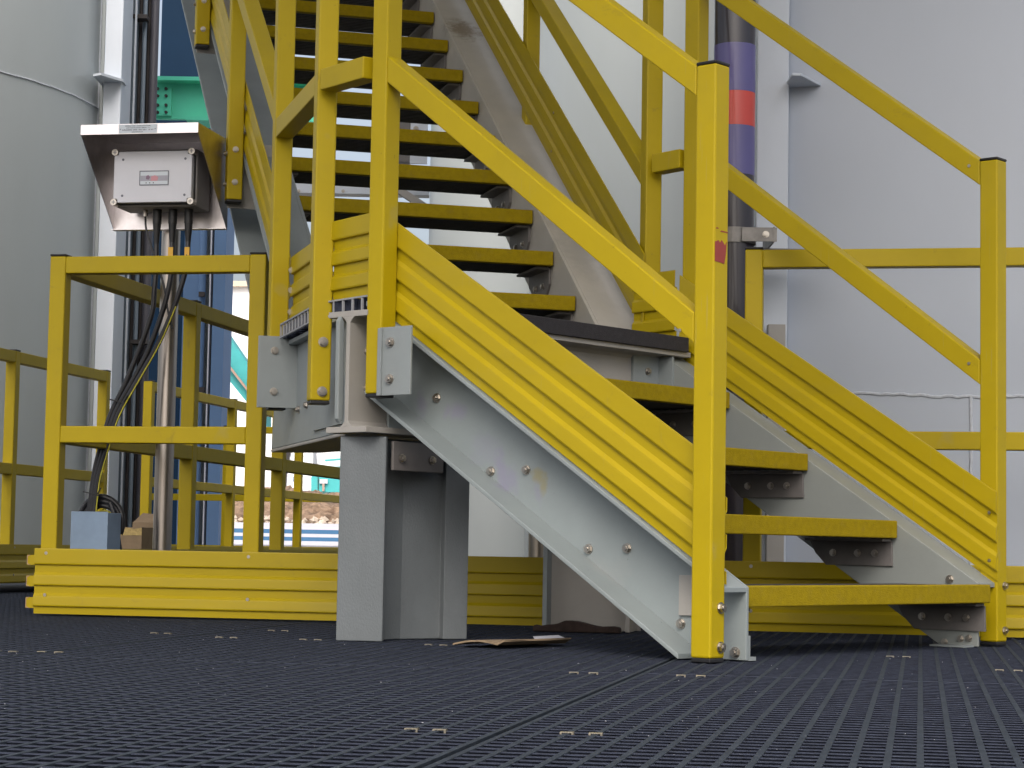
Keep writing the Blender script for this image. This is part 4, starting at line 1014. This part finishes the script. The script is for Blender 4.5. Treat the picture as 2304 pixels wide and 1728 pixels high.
flat(bk, 'sign', [(719, 1078), (737, 1078), (737, 1088), (719, 1088)], 39.95, .03, STRW); flat(bk, 'sign_post', [(725, 1088), (730, 1088), (730, 1105), (725, 1105)], 39.95, .03, CARDE)
flat(bk, 'door_joint', [(715, 1070), (716.5, 1070), (716.5, 1104), (715, 1104)], 39.97, .02, DARK)
flat(bk, 'cabin', [(712, 1020), (800, 1012), (800, 1047), (716, 1053)], 40.2, 1.0, WPAINT)
flat(bk, 'roof_rail', [(730, 1034), (800, 1028), (800, 1032), (732, 1038)], 39.9, .1, TEAL)
ex = Thing('excavator', 'dark tracked undercarriage with green skirt on top of the soil heap', 'excavator', WF, (at(690, 1120, 37).x, 37, 0))
flat(ex, 'track', [(600, 1116), (800, 1116), (800, 1150), (600, 1150)], 37, .8, DARK)
flat(ex, 'skirt', [(700, 1112), (800, 1110), (800, 1132), (712, 1132)], 36.9, .09, GREEN)
cr_ = Thing('crane_boom', 'turquoise crane boom with red lettering beside the blue tower', 'crane', WF, (at(510, 780, 26).x, 26, 0))
bo = flat(cr_, 'boom', [(470, 690), (600, 880), (600, 960), (470, 800)], 26, .5, TEAL)
flat(cr_, 'boom_edge', [(470, 760), (560, 878), (560, 886), (470, 768)], 25.97, .03, DARK)
for (u_, v_, s_) in ((502, 772, 'ME'), (511, 792, 'S')):
    q = at(u_, v_, 25.9); t_ = text(cr_, s_, q.x, q.z, .13, 25.95, REDT, bo, .004); t_.matrix_local = t_.matrix_local @ Matrix.Rotation(R(55), 4, 'Z')
flat(cr_, 'strut', [(500, 800), (600, 930), (600, 938), (500, 808)], 25.9, .05, CARDE)
flat(cr_, 'counterweight', [(562, 825), (590, 825), (590, 850), (576, 850), (574, 862), (566, 858)], 25.8, .1, DARK)
wb = Thing('white_building', 'overexposed white building behind the blue tower', 'building', WF, (at(540, 900, 60).x, 60, -3))
flat(wb, 'wall', [(440, 645), (620, 645), (620, 1240), (440, 1240)], 60, 6, WPAINT)
flat(wb, 'roof', [(436, 632), (624, 632), (624, 644), (436, 644)], 59.8, 6.4, mat('beige_fascia', (.62, .52, .40), .7))
flat(wb, 'window', [(505, 618), (516, 618), (516, 630), (505, 630)], 59.7, .2, STRW)

# unseen upper platform above the picture, added and sized to shade the stairs
upf = Thing('shade_platform', 'upper deck added to shade the stairs, out of sight above the picture', 'platform', WF, (0, 7, 4.9))
upf.part('shade_plating', MB().box(-3.8, 2.4, .5, 8.4, 4.95, 5.0).box(.7, 3.4, 8.4, 14, 4.95, 5.0), GREY2)  # slabs laid out for their shade, the rear one darkens the middle tank
for x in (-3.7, -1.7, .4, 2.2): upf.part('beam', MB().box(x, x+.15, .5, 8.4, 4.65, 4.949), GREY2)  # beams of the added shading platform
